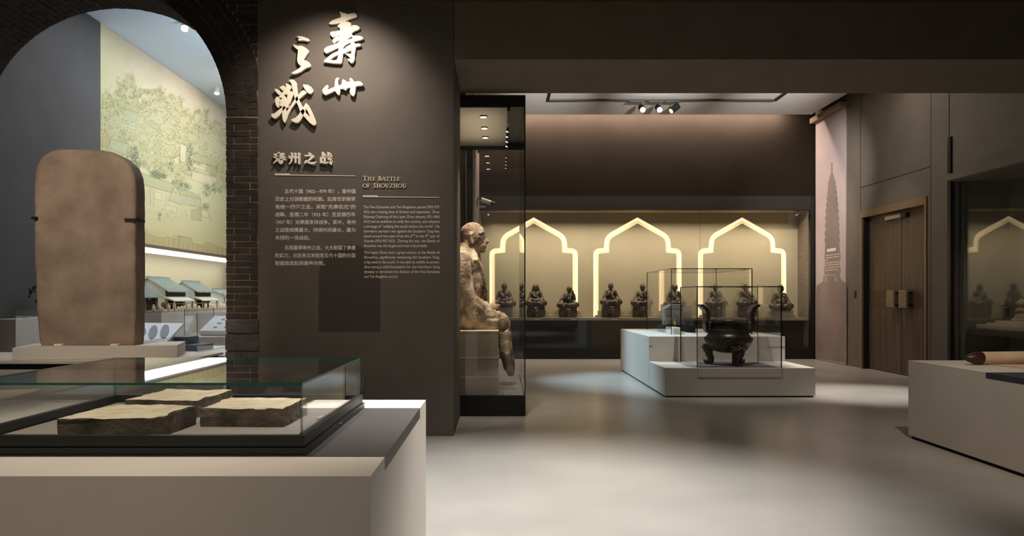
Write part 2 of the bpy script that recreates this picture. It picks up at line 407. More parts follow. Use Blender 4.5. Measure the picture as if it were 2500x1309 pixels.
# ------------------------------------------------------------------ lettering on the title wall
PXM = YW / F
def wx(px): return (px - CX) * PXM
def wz(py): return H - (py - CY) * PXM
def char_outline(loops_list, sc, ox, oy, depth, bev=.9):
    mes = []
    bm = bmesh.new()
    for loops in loops_list:
        me = curvefill('c', [[(ox + x / sc, -(oy + y / sc)) for x, y in lp] for lp in loops], depth / PXM / 2, bev)
        bm.from_mesh(me); bpy.data.meshes.remove(me)
    for v in bm.verts:
        x, y, z = v.co; v.co = Vector(((x - CX) * PXM, YW - .022 - depth / 2 - z * PXM, H - (-y - CY) * PXM))
    bmesh.ops.recalc_face_normals(bm, faces=bm.faces[:])
    me = bpy.data.meshes.new('calligraphy'); bm.to_mesh(me); bm.free(); return me
SHOU = [[[(430,112),(490,135),(550,150),(572,165),(640,152),(715,140),(745,158),(765,195),(745,215),(640,245),(545,290),(515,318),(585,308),(640,335),(652,360),(630,385),(540,425),(610,410),(700,378),(770,385),(805,410),(818,430),(805,455),(720,490),(650,535),(668,570),(690,590),(800,590),(850,600),(880,620),(885,645),(850,660),(770,680),(695,695),(725,745),(740,752),(790,740),(825,752),(840,770),(830,785),(740,805),(730,880),(715,960),(718,1050),(690,1110),(655,1125),(620,1090),(590,1050),(655,1045),(635,1020),(600,985),(550,950),(610,945),(660,950),(662,860),(600,885),(540,920),(485,935),(478,1000),(465,1115),(440,1135),(300,1128),(130,1105),(115,1085),(200,1010),(260,955),(330,920),(400,890),(412,810),(330,850),(240,895),(160,930),(130,905),(120,880),(122,850),(160,815),(260,780),(380,740),(425,690),(405,672),(345,705),(310,738),(285,690),(300,650),(350,615),(420,600),(428,565),(350,595),(290,612),(245,570),(240,530),(260,510),(350,500),(430,485),(440,430),(400,415),(388,380),(420,365),(440,350),(435,328),(350,345),(240,355),(215,335),(270,290),(360,255),(440,230),(460,205),(440,150)],
  [(505,545),(525,510),(580,498),(545,530)], [(600,625),(660,590),(695,630),(640,655),(530,690)], [(495,800),(540,760),(640,710),(650,760),(580,795),(490,870),(485,820)], [(200,1070),(300,1000),(405,950),(395,1010),(370,1065),(330,1078)]]]
ZHOU = [[[(410,590),(445,640),(375,770),(400,795),(500,780),(650,720),(750,670),(765,450),(790,320),(830,270),(915,265),(890,350),(885,500),(900,620),(1000,600),(1080,570),(1090,450),(1105,345),(1150,340),(1240,400),(1270,440),(1290,510),(1325,440),(1400,440),(1475,460),(1425,300),(1470,275),(1530,310),(1580,390),(1610,450),(1800,420),(1880,430),(1970,490),(2025,560),(1975,600),(1800,615),(1690,640),(1680,780),(1660,950),(1600,1080),(1530,1050),(1450,960),(1440,860),(1475,690),(1380,700),(1290,740),(1245,820),(1150,755),(1050,745),(975,765),(985,900),(945,1040),(880,1000),(800,890),(770,830),(650,890),(480,970),(330,1030),(250,980),(210,900),(195,820),(220,760),(330,640)]]]
ZHI = [[[(315,145),(420,145),(520,175),(600,210),(635,240),(600,265),(560,260),(470,240),(410,245),(350,250),(340,235),(375,195)]],
  [[(220,360),(260,385),(330,400),(430,400),(510,435),(570,480),(615,525),(580,590),(520,680),(465,750),(480,770),(560,800),(620,835),(660,880),(665,920),(640,950),(570,965),(500,1005),(400,1080),(300,1120),(220,1135),(170,1110),(260,1060),(360,1000),(430,935),(370,890),(330,830),(318,750),(335,600),(345,500),(290,460),(240,420)]]]
ZHAN = [[[(200,315),(230,310),(300,345),(345,390),(320,450),(290,445),(230,385)]], [[(320,255),(370,250),(400,230),(440,260),(430,300),(405,355),(360,320)]],
  [[(250,505),(290,520),(310,560),(300,640),(300,740),(270,760),(225,700),(205,600),(215,540)]], [[(890,205),(1000,215),(1080,265),(1130,340),(1100,410),(1050,425),(980,380),(920,290)]],
  [[(540,100),(600,85),(660,95),(715,150),(735,350),(750,490),(770,560),(880,790),(960,660),(1010,710),(1100,880),(1170,1050),(1200,1130),(1185,1185),(1140,1195),(1050,1130),(950,1020),(885,950),(820,860),(770,720),(690,540),(650,400),(610,200),(590,140)], [(955,780),(1000,840),(1050,950),(1060,1020),(980,930),(920,870)]],
  [[(870,355),(910,350),(965,400),(900,460),(780,560),(700,650),(600,780),(520,930),(470,1080),(440,1135),(400,1080),(380,960),(385,840),(400,720),(460,720),(455,820),(455,900),(480,880),(560,760),(690,560),(750,480)]],
  [[(600,1060),(720,1010),(800,920),(830,850),(890,800),(930,850),(890,950),(820,1080),(760,1130),(700,1130),(620,1090)]],
  [[(110,940),(130,920),(170,930),(230,880),(330,800),(420,740),(530,720),(555,745),(480,760),(400,840),(300,960),(230,1020),(190,1030),(140,1000)]],
  [[(470,185),(520,195),(575,230),(600,265),(560,320),(510,370),(600,370),(640,400),(655,430),(620,490),(570,640),(520,710),(450,720),(350,735),(318,690),(340,650),(320,585),(375,555),(385,525),(330,520),(300,500),(350,440),(440,340),(480,240)],
   [(400,465),(450,430),(515,430),(505,500),(470,640),(465,560),(450,500)], [(355,650),(375,625),(390,635),(375,660)]]]
for data, sc, ox, oy, lab in ((SHOU, 8.183, 780, 20, 'topmost raised ivory brush character, tall with many strokes, on the dark wall'),
                              (ZHOU, 18.7, 780, 180, 'low wide raised ivory brush character with three uprights crossed by one stroke'),
                              (ZHI, 10.91, 700, 80, 'slim winding raised ivory brush character with a dot on top'),
                              (ZHAN, 10.07, 655, 190, 'raised ivory brush character with crossing slashes, nearest the heading below')):
    o = link('calligraphy_character', char_outline(data, sc, ox, oy, .030), M_letter)
    tag(o, lab, 'lettering', 'brush calligraphy title on the dark wall')
HEAD = [
 [[[(385,190),(430,195),(495,240),(455,265),(440,400),(350,520),(240,605),(215,590),(300,490),(355,400),(375,300)]], [[(230,250),(370,250),(520,240),(555,210),(640,265),(625,290),(260,300)]], [[(260,310),(540,302),(570,300),(560,342),(280,345)]],
  [[(215,360),(260,370),(560,355),(590,312),(675,390),(655,400),(260,410)]], [[(400,440),(560,455),(620,410),(680,465),(670,487),(430,485)]], [[(470,420),(560,420),(570,560),(540,610),(490,630),(400,565),(420,550),(475,560)]], [[(370,490),(440,480),(465,520),(440,555),(400,530)]]],
 [[[(760,305),(850,370),(850,420),(820,435),(785,405)]], [[(845,210),(900,215),(945,245),(925,270),(920,400),(900,520),(840,600),(790,635),(770,620),(830,540),(855,420),(860,260)]], [[(920,310),(980,350),(985,420),(955,425)]],
  [[(970,210),(1030,225),(1075,260),(1050,290),(1055,560),(1030,600),(985,580),(980,300)]], [[(1050,330),(1110,370),(1105,430),(1070,415)]], [[(1100,210),(1160,220),(1210,255),(1190,280),(1195,600),(1160,635),(1110,610),(1115,290)]]],
 [[[(1475,205),(1540,220),(1595,250),(1560,300),(1490,300)]], [[(1330,295),(1580,300),(1620,285),(1705,345),(1690,370),(1480,530),(1430,505),(1570,350),(1370,350)]],
  [[(1310,570),(1390,470),(1430,490),(1480,540),(1600,555),(1760,535),(1740,580),(1690,630),(1560,630),(1470,600),(1410,550),(1370,615)]]],
 [[[(1955,190),(2020,195),(2060,230),(2040,260),(2040,390),(1960,390)]], [[(2030,270),(2080,260),(2130,310),(2120,325),(2040,330)]], [[(1890,360),(1960,395),(2050,370),(2115,430),(2095,450),(2100,560),(2040,580),(1960,585),(1915,600),(1890,580)], [(1970,430),(2025,430),(2025,520),(1975,525)]],
  [[(2070,350),(2150,360),(2330,340),(2340,365),(2320,380),(2090,385)]], [[(2150,190),(2200,200),(2240,240),(2220,260),(2225,400),(2245,520),(2290,555),(2330,500),(2325,600),(2310,650),(2260,640),(2200,570),(2165,450)]],
  [[(2250,410),(2325,425),(2310,460),(2200,570),(2090,620),(1990,615),(2080,590),(2180,520)]], [[(2230,200),(2305,285),(2340,360),(2300,350),(2240,280)]]]]
for data, lab in zip(HEAD, ('first small raised heading character, nearest the brick pier', 'second small raised heading character, with three uprights',
                            'third small raised heading character, with sweeping base stroke', 'last small raised heading character, above the end of the rule')):
    tag(link('heading_character', char_outline(data, 14.706, 655, 360, .022, .25), M_letter), lab, 'lettering', 'small raised Chinese heading')
def rule(x0, xm, x1, ya, yb, dy, lab):
    m = MB().prism([(wx(x0), wz(ya)), (wx(xm), wz(ya)), (wx(xm + 2), wz(yb - 1.6)), (wx(x1), wz(yb - 1.6 + dy)), (wx(x1), wz(yb + dy)), (wx(x0), wz(yb))], YW - .006, YW - .0005, lambda u, v, d: Vector((u, d, v)))
    tag(obj('divider_rule', m, M_letter), lab, 'divider', 'rules under the headings')
rule(671, 707, 868, 424, 428.2, 2.4, 'ivory rule under the small Chinese heading')
rule(886, 922, 1073, 477, 481.6, 1.4, 'ivory rule under the English heading')
# English heading: letters as strokes with serifs (unit cap height)
def letter_strokes(c):
    T, t, s = .17, .085, .07                       # thick, thin, serif half
    def ser(x, z, w=.16): return [((x - w, z), (x + w, z), t)]
    if c == 'T': return [((.38, 0), (.38, 1), T), ((0, .96), (.76, .96), t), ((.03, .96), (.0, .84), t), ((.73, .96), (.76, .84), t)] + ser(.38, .03), .76
    if c == 'H': return [((.17, 0), (.17, 1), T), ((.67, 0), (.67, 1), T), ((.17, .52), (.67, .52), t)] + ser(.17, .03) + ser(.17, .97) + ser(.67, .03) + ser(.67, .97), .84
    if c == 'E': return [((.17, 0), (.17, 1), T), ((.04, .96), (.58, .96), t), ((.17, .52), (.5, .52), t), ((.04, .04), (.6, .04), t), ((.57, .96), (.57, .82), t), ((.6, .04), (.62, .2), t), ((.5, .44), (.5, .6), t)], .64
    if c == 'B':
        a = [(.17 + .36 * math.sin(q * math.pi / 6), .74 + .22 * math.cos(q * math.pi / 6)) for q in range(7)]
        b = [(.17 + .46 * math.sin(q * math.pi / 6), .28 + .24 * math.cos(q * math.pi / 6)) for q in range(7)]
        L = [(p, q, .12) for p, q in zip(a, a[1:])] + [(p, q, .13) for p, q in zip(b, b[1:])]
        return [((.17, 0), (.17, 1), T)] + L + ser(.12, .96, .12) + ser(.12, .04, .12), .66
    if c == 'A': return [((.06, 0), (.40, 1), t), ((.40, 1), (.78, 0), T), ((.2, .34), (.64, .34), t)] + ser(.06, .03, .13) + ser(.78, .03, .16), .86
    if c == 'L': return [((.17, 0), (.17, 1), T), ((.04, .04), (.58, .04), t), ((.58, .04), (.6, .2), t)] + ser(.17, .97), .62
    if c == 'F': return [((.17, 0), (.17, 1), T), ((.04, .96), (.56, .96), t), ((.17, .52), (.48, .52), t), ((.55, .96), (.55, .82), t), ((.48, .44), (.48, .6), t)] + ser(.17, .03), .6
    if c == 'O':
        p = [(.5 + .43 * math.cos(q * math.pi / 10), .5 + .46 * math.sin(q * math.pi / 10)) for q in range(21)]
        return [(a, b, .10 + .06 * abs(math.cos((i + .5) * math.pi / 10))) for i, (a, b) in enumerate(zip(p, p[1:]))], 1.0
    if c == 'S':
        p = [(.5, .8), (.46, .92), (.32, .96), (.16, .9), (.12, .76), (.2, .62), (.36, .5), (.48, .36), (.5, .22), (.42, .08), (.26, .03), (.1, .08), (.07, .22)]
        return [(a, b, .14) for a, b in zip(p, p[1:])], .6
    if c == 'U':
        p = [(.17, 1), (.17, .3), (.22, .12), (.34, .04), (.48, .04), (.6, .12), (.65, .3), (.65, 1)]
        return [(a, b, T if i < 3 else .11) for i, (a, b) in enumerate(zip(p, p[1:]))] + ser(.17, .97) + ser(.65, .97, .13), .8
    if c == 'Z': return [((.06, .96), (.66, .96), t), ((.66, .96), (.06, .04), T), ((.06, .04), (.68, .04), t), ((.07, .96), (.05, .8), t), ((.68, .04), (.7, .2), t)], .74
def heading(lines):
    t = thing('english_heading', 'raised ivory English heading of two lines in small capitals', 'lettering', (wx(886), YW, wz(460)))
    for text, xs, base, big, small in lines:
        for c, (x0, x1) in zip([c for c in text if c != ' '], xs):
            hh = big if c.startswith('^') else small
            st, wd = letter_strokes(c[-1]); m = MB(); k = 0
            for (a, b, th) in st:
                A, Bv = Vector((a[0], a[1])), Vector((b[0], b[1])); d = (Bv - A); d.normalize(); n = Vector((-d.y, d.x)) * th / 2; A = A - d * th * .3; Bv = Bv + d * th * .3
                pts = [A + n, A - n, Bv - n, Bv + n]; k += 1
                m.prism([(wx(x0 + (p.x / wd) * (x1 - x0)) - t.location.x, wz(base - p.y * hh) - t.location.z) for p in pts], -.010 - k * .00012, -.0015, lambda u, v, dd: Vector((u, dd, v)))
            obj('letter', m, M_letter, t)
X = lambda L: [(875 + a / 18.7, 875 + b / 18.7) for a, b in L]
heading([(['^T','H','E','^B','A','T','T','L','E'], X([(212,395),(428,605),(655,775),(912,1055),(1080,1255),(1262,1430),(1425,1600),(1625,1740),(1770,1895)]), 441.3, 10.9, 8.9),
         (['O','F','^S','H','O','U','Z','H','O','U'], X([(200,400),(412,530),(685,815),(835,1010),(1022,1222),(1232,1392),(1435,1580),(1612,1790),(1810,2005),(2020,2190)]), 458.4, 10.9, 9.2)])
CN = ["五代十国（902—979 年），是中国", "历史上分裂割据的时期。后周世宗柴荣", "有统一四海之志，采取“先南后北”的", "战略，显德二年（955 年）至显德四年", "（957 年）对南唐发动战争。其中，寿州",
      "之战是规模最大、持续时间最长、最为", "关键的一场战役。", "后周赢得寿州之战，大大削弱了南唐", "的实力，对后来北宋结束五代十国的分裂", "割据局面起到奠基作用。"]
CNP = [(695, 868, 467.5), (672, 868, 486.5), (672, 868, 505.5), (672, 868, 524.3), (674, 868, 543), (672, 868, 562), (672, 757, 581), (695, 868, 605.3), (672, 868, 624.2), (672, 793, 643.2)]
t = thing('chinese_wall_text', 'block of small ivory Chinese text printed under the rule beside the brick pier', 'text', (wx(672), YW, wz(560)))
for s, (x0, x1, yc) in zip(CN, CNP):
    me = textmesh('text_line', s, .004, .010); a, b, c, d = bounds(me)
    sz = 11.6 * PXM
    for v in me.vertices:
        v.co = Vector((wx(x0) + (v.co.x - a) * (wx(x1) - wx(x0)) / (b - a), YW - .0012 - v.co.z * .1, wz(yc) + (v.co.y - .34) * sz)) - t.location
    link('text_line', me, M_print, t, 'stuff')
EN = ["The Five Dynasties and Ten Kingdoms period (902-979", "AD) was a lasting time of division and separation. Zhou", "Shizong Chairong of the Later Zhou dynasty (951-860", "AD) had an ambition to unify the country, and adopted",
      "a strategy of “unifying the south before the north”. He", "therefore started a war against the Southern Tang that", "lasted around two years from the 2ⁿᵈ to the 4ᵗʰ year of", "Xiande (955-957 AD) . During the war, the Battle of", "Shouzhou was the largest and most critical battle.",
      "The Later Zhou won a great victory at the Battle of", "Shouzhou, significantly weakening the Southern Tang,", "a big state in the south. It was able to solidify its power,", "thus laying a solid foundation for the Northern Song", "dynasty to terminate the division of the Five Dynasties", "and Ten Kingdoms period."]
t = thing('english_wall_text', 'block of small ivory English text printed under the shorter rule', 'text', (wx(887), YW, wz(590)))
for i, s in enumerate(EN):
    yc = 505.6 + i * 11.82 if i < 9 else 616.5 + (i - 9) * 11.75
    x0, x1 = 887.5 + i * .12, {8: 1044, 14: 971.5}.get(i, 1072.5 + i * .1)
    me = textmesh('text_line', s, .004, .008); a, b, c, d = bounds(me); sz = 9.3 * PXM
    for v in me.vertices:
        v.co = Vector((wx(x0) + (v.co.x - a) * (wx(x1) - wx(x0)) / (b - a), YW - .0012 - v.co.z * .1, wz(yc + 3) + v.co.y * sz)) - t.location
    link('text_line', me, M_print, t, 'stuff')
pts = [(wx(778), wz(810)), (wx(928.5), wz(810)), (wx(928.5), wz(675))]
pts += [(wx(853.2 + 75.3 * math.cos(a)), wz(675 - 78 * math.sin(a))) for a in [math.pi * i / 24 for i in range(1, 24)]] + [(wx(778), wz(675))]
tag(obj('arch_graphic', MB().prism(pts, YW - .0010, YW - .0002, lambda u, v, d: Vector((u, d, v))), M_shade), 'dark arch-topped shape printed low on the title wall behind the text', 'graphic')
a, b = P(877, 955, YW), P(890.5, 916, YW)
t = thing('wall_sensor', 'small pale sensor box with a red label low on the title wall', 'sensor', (a.x, YW, a.z))
obj('housing', B(0, b.x - a.x, -.02, 0, 0, b.z - a.z), mat('sensor_plastic', (96, 96, 90), .5), t, .003)
obj('label_sticker', B(.012, .034, -.0215, -.0195, .125, .14), mat('red_sticker', (140, 46, 34), .6), t)

# ------------------------------------------------------------------ near plinth, glass case and clay slabs
t = thing('display_plinth', 'large white plinth with charcoal inlay at the front, under the low glass case', 'plinth', (-2.4, 3.6, 0))
o = t.location
px0, px1, py0, py1, pz = -4.6, -.44, 2.64, 4.59, .79
m = MB().box(px0, px1, py0, py1, 0, pz - .052); m.box(px0, px1, py0, 2.957, pz - .052, pz); m.box(px0, px1, 4.25, py1, pz - .052, pz); m.box(px0, -2.2, 2.957, 4.25, pz - .052, pz)
bmesh.ops.translate(m.bm, verts=m.bm.verts[:], vec=-o)
obj('body', m, M_white, t)
m = B(-2.2, px1 + .0005, 2.957, 4.25, pz - .052, pz + .0006); bmesh.ops.translate(m.bm, verts=m.bm.verts[:], vec=-o); obj('inlay_top', m, M_inlay, t)
GX0, GX1, GY0, GY1, GZ0, GZ1 = -2.10, -.765, 3.0, 4.24, .865, 1.067
t = thing('glass_case', 'low wide glass case on black base over clay slabs on the front plinth', 'display case', (-1.4, 3.6, pz))
def loc(mb): bmesh.ops.translate(mb.bm, verts=mb.bm.verts[:], vec=-t.location); return mb
m = MB()
for (a, b, c, d) in ((GX0 - .02, GX1 + .02, GY0 - .02, GY0 + .03), (GX0 - .02, GX1 + .02, GY1 - .03, GY1 + .02), (GX0 - .02, GX0 + .03, GY0 + .03, GY1 - .03), (GX1 - .03, GX1 + .02, GY0 + .03, GY1 - .03)):
    m.box(a, b, c, d, pz, .820)
obj('base_frame', loc(m), M_black, t)
m = MB()
for (a, b, c, d) in ((GX0 - .012, GX1 + .012, GY0 - .012, GY0 + .02), (GX0 - .012, GX1 + .012, GY1 - .02, GY1 + .012), (GX0 - .012, GX0 + .02, GY0 + .02, GY1 - .02), (GX1 - .02, GX1 + .012, GY0 + .02, GY1 - .02)):
    m.box(a, b, c, d, .824, GZ0)
obj('upper_frame', loc(m), M_black, t)
obj('case_floor', loc(B(GX0 + .03, GX1 - .03, GY0 + .03, GY1 - .03, pz + .01, .826)), mat('case_floor_felt', (150, 140, 132), .85), t)
th = .009
def gp(*a, **k):
    o = pane(t, *a, **k)
    for v in o.data.vertices: v.co -= t.location
gp(GX0, GX1, GY0, GY1, GZ1 - th, GZ1)
gp(GX0, GX1, GY0, GY0 + th, GZ0 - .03, GZ1 - th)
gp(GX1 - th, GX1, GY0 + th, GY1 - th, GZ0 - .03, GZ1 - th)
gp(GX0, GX0 + th, GY0 + th, GY1 - th, GZ0 - .03, GZ1 - th)
gp(GX0, GX1, GY1 - th, GY1, GZ0 - .03, GZ1 - th)
obj('lock', loc(MB().cyl((GX1 + .02, 3.62, .807), (GX1 + .024, 3.62, .807), .006)), M_steel, t)
# clay slabs
def slab(w_, d_, h_, seed, corner=None):
    m = MB().box(-w_/2, w_/2, -d_/2, d_/2, 0, h_)
    bmesh.ops.subdivide_edges(m.bm, edges=m.bm.edges[:], cuts=13, use_grid_fill=True)
    for v in m.bm.verts:
        p = v.co; e = [abs(abs(p.x) - w_/2) < 1e-4, abs(abs(p.y) - d_/2) < 1e-4, p.z > h_ - 1e-4]
        q = p * 11 + Vector((seed * 7.3, seed * 3.1, 0)); n = mnoise.noise_vector(q); f = mnoise.noise_vector(p * 45 + Vector((seed, 0, 0)))
        amp = .0028 if sum(e) < 2 else .0085
        v.co += Vector((n.x * amp + f.x * .002, n.y * amp + f.y * .002, (n.z * amp * .8 + f.z * .002) if p.z > 1e-4 else 0))
        if sum(e) >= 2 and p.z > h_ - 1e-4:
            c = .010 * max(0, n.x + .25); v.co.x -= math.copysign(c, p.x) * e[0]; v.co.y -= math.copysign(c, p.y) * e[1]; v.co.z -= c * .6
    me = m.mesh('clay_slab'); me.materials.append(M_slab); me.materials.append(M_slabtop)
    for p in me.polygons: p.material_index = 1 if p.normal.z > .75 and p.center.z > h_ * .8 else 0  # tops paler and sides darker, overhead light put into the colour
    return me
def place_slab(px, py, Y, w_, d_, h_, rz, seed, lab):
    me = slab(w_, d_, h_, seed); o = bpy.data.objects.new('clay_slab', me); COL.objects.link(o)
    c = P(px, py, Y); o.location = (c.x, Y + d_/2, .826); o.rotation_euler = (0, 0, rz)
    tag(o, lab, 'slab', 'ancient clay slabs in the low glass case')
# front slab : front face from px 150..368, left slab
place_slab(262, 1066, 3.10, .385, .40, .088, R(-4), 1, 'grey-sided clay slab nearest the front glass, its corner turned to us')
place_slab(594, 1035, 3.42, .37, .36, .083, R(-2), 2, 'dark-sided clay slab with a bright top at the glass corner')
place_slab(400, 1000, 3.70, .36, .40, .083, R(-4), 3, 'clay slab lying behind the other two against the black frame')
t = thing('humidity_sensor', 'pair of tiny white sensor blocks beside the inner base frame of the low case', 'sensor', (-.83, 3.62, .826))
obj('housing', B(-.018, 0, -.03, 0, 0, .014), M_shim, t); obj('probe', B(-.016, 0, .02, .05, 0, .012), M_shim, t)

# ------------------------------------------------------------------ stele
t = thing('stone_stele', 'tall blank brown limestone slab with rounded top before the brick arch', 'stele', P(205, 843, 7.0))
sx = 7.0 / F
outl = [(106,843),(101,820),(98,780),(94,700),(91,600),(90,500),(91,430),(96,404),(108,386),(126,374),(150,370.5),(200,370),(240,371),(268,376),(290,388),(306,404),(316,428),(319,460),(319,600),(319,760),(318,828),(316,843)]
pts = [((x - 205) * sx, (843 - y) * sx) for x, y in outl]
me = curvefill('slab', [pts], .10, .028)
bm = bmesh.new(); bm.from_mesh(me)
for v in bm.verts:
    x, y, zz = v.co; v.co = Vector((x, .13 - zz, y))
bmesh.ops.remove_doubles(bm, verts=bm.verts[:], dist=.0005)
mb = MB(); mb.bm.free(); mb.bm = bm
me2 = remesh(mb, 'slab', .022, 2, .5, lambda c: .003 * mnoise.noise(c * 3) + .0016 * mnoise.noise(c * 16) + (.01 * min(0, mnoise.noise(c * 7 + Vector((4, 4, 4)))) if abs(c.x) > .36 or c.z > 1.6 else 0))
link('slab', me2, M_stele, t)
t.rotation_euler = (0, 0, R(3))
zt = (843 - 533) * sx
obj('bracket_pin', MB().cyl((-.40, -.012, zt), (-.45, -.012, zt), .012), M_black, t); obj('bracket_pin', MB().box(.36, .475, -.014, .01, zt - .022, zt).box(.46, .475, -.014, .16, zt - .022, zt), M_black, t)
p = P(205, 843, 7.0); top = p.z
def rotbox(name, lab, cat, m_, c, w_, d_, z0, z1, rz, bevel=.003):
    o = obj(name, B(-w_/2, w_/2, -d_/2, d_/2, z0, z1), m_, None, bevel); o.location = (c[0], c[1], 0); o.rotation_euler = (0, 0, rz); return tag(o, lab, cat)
stele_plinth = rotbox('stele_plinth', 'cream slab plinth turned at an angle directly under the brown stele', 'plinth', M_white, (-3.66, 7.20), 1.32, .66, .848, top - .004, R(16))
for px in (143, 280):
    q = P(px, 842, 6.97); o = obj('stone_shim', B(-.035, .035, -.03, .03, 0, .018), M_shim, None, .004); o.location = (q.x, 6.985, top - .004)
    tag(o, 'white shim under the left foot of the stele' if px < 200 else 'white shim under the right foot of the stele', 'shim', 'shims under the stele')
t = thing('stele_platform', 'long white platform with black recess below the stele plinth', 'plinth', (-4.2, 7.1, 0))
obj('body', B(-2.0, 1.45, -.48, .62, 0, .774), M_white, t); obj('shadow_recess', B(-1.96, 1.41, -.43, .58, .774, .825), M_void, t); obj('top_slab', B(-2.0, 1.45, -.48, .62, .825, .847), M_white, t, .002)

# ------------------------------------------------------------------ gallery behind the arch
# mural on plane X = -6.6
MX = -6.6
def MP(px, py, d=0):
    Y = -(MX + d) * F / (CX - px); return Vector((MX + d, Y, H - (py - CY) / F * Y))
rr = random.Random(5)
t = thing('town_mural', 'tall pale green mural of an old town among trees, seen through the arch', 'mural', (MX, 15.5, 2.4))
def painted_mural():
    """flat print: the painting is a colour attribute on a fine grid"""
    rg = np.random.RandomState(4)
    Ys = np.arange(12.84, 19.4, .0125); Zs = np.arange(2.38, 5.92, .0085)
    YY, ZZ = np.meshgrid(Ys, Zs); PX = CX + MX * F / YY; PY = CY - (ZZ - H) * F / YY
    def vn(sx, sy, seed):
        r_ = np.random.RandomState(seed); g_ = r_.rand(64, 64); x, y = PX / sx, PY / sy
        xi, yi = np.floor(x).astype(int), np.floor(y).astype(int); fx, fy = x - xi, y - yi
        fx, fy = fx * fx * (3 - 2 * fx), fy * fy * (3 - 2 * fy); a = lambda i, j: g_[(yi + j) % 64, (xi + i) % 64]
        return (a(0, 0) * (1 - fx) + a(1, 0) * fx) * (1 - fy) + (a(0, 1) * (1 - fx) + a(1, 1) * fx) * fy
    low = .5 * vn(60, 60, 1) + .3 * vn(24, 24, 2) + .2 * vn(9, 9, 3); mid = .6 * vn(13, 16, 4) + .4 * vn(6, 7, 5)
    spk = .5 * vn(2.6, 3.0, 6) + .5 * vn(1.5, 1.6, 7)
    c = lambda *v: np.array(v, float)
    img = np.zeros(PX.shape + (3,))
    top = 55 + (PX - 245) * .69; h_ = np.clip((PY - top) / np.maximum(60, (588 + (PX - 342) * .1735) - top), 0, 1)
    stops = [(0, c(214, 198, 172)), (.12, c(208, 194, 164)), (.3, c(198, 190, 154)), (.6, c(194, 188, 148)), (.85, c(196, 184, 142)), (1, c(194, 178, 128))]
    for (a, ca), (b_, cb) in zip(stops, stops[1:]):
        k = ((h_ >= a) & (h_ <= b_))[..., None]; f_ = ((h_ - a) / (b_ - a))[..., None]; img = np.where(k, ca + (cb - ca) * f_, img)
    img *= (1 + .10 * (low - .5))[..., None]
    green = np.clip((0.52 - np.abs(PX - 262) / 130) * (1 - h_ * 1.6), 0, .4)[..., None]; img = img * (1 - green) + c(190, 186, 138) * green
    def mix(mask, col): 
        nonlocal img
        m = np.clip(mask, 0, 1)[..., None]; img = img * (1 - m) + col * m
    bx = np.interp(PX, [245, 275, 300, 320, 335, 360, 395, 410, 440, 462, 470, 490, 520, 545, 560], [205, 212, 178, 168, 205, 222, 198, 215, 226, 262, 278, 262, 272, 298, 306])
    lx_ = np.interp(PX, [245, 330, 400, 450, 500, 520, 560], [412, 408, 440, 452, 400, 452, 490])
    tree = np.clip((PY - bx) / 16 + (mid - .55) * 3.2, 0, 1) * np.clip((lx_ - PY) / 14 + (mid - .4) * 2, 0, 1)
    tree *= np.clip(.45 + 1.3 * (low - .28), .25, 1)
    mix(tree * .55, c(168, 162, 118)); mix(tree * np.clip((mid - .46) * 5, 0, 1) * .5, c(156, 150, 108)); mix(tree * np.clip((spk - .56) * 9, 0, 1) * .62, c(126, 116, 82)); mix(tree * np.clip((.36 - spk) * 8, 0, 1) * .35, c(202, 196, 156))
    def inside(poly):
        m = np.zeros(PX.shape, bool); n = len(poly)
        for i in range(n):
            (x0, y0), (x1, y1) = poly[i], poly[(i + 1) % n]
            if y0 != y1: m ^= ((y0 > PY) != (y1 > PY)) & (PX < (x1 - x0) * (PY - y0) / (y1 - y0) + x0)
        return m.astype(float)
    def seg(a, b, w_=.75, al=.6, col=c(122, 118, 90)):
        x0, x1, y0, y1 = min(a[0], b[0]) - 2, max(a[0], b[0]) + 2, min(a[1], b[1]) - 2, max(a[1], b[1]) + 2
        k = (PX > x0) & (PX < x1) & (PY > y0) & (PY < y1)
        if not k.any(): return
        px, py = PX[k], PY[k]; dx, dy = b[0] - a[0], b[1] - a[1]; l2 = dx * dx + dy * dy or 1
        q = np.clip(((px - a[0]) * dx + (py - a[1]) * dy) / l2, 0, 1); d = np.hypot(px - a[0] - q * dx, py - a[1] - q * dy)
        m = (np.clip(1.25 - d / w_, 0, 1) * al)[:, None]; img[k] = img[k] * (1 - m) + col * m
    Z = lambda L: [(18 + x / 4.006, 218 + y / 4.006) for x, y in L]
    roof, wall, blue, tan = c(170, 168, 128), c(208, 196, 162), c(174, 176, 142), c(182, 166, 118)
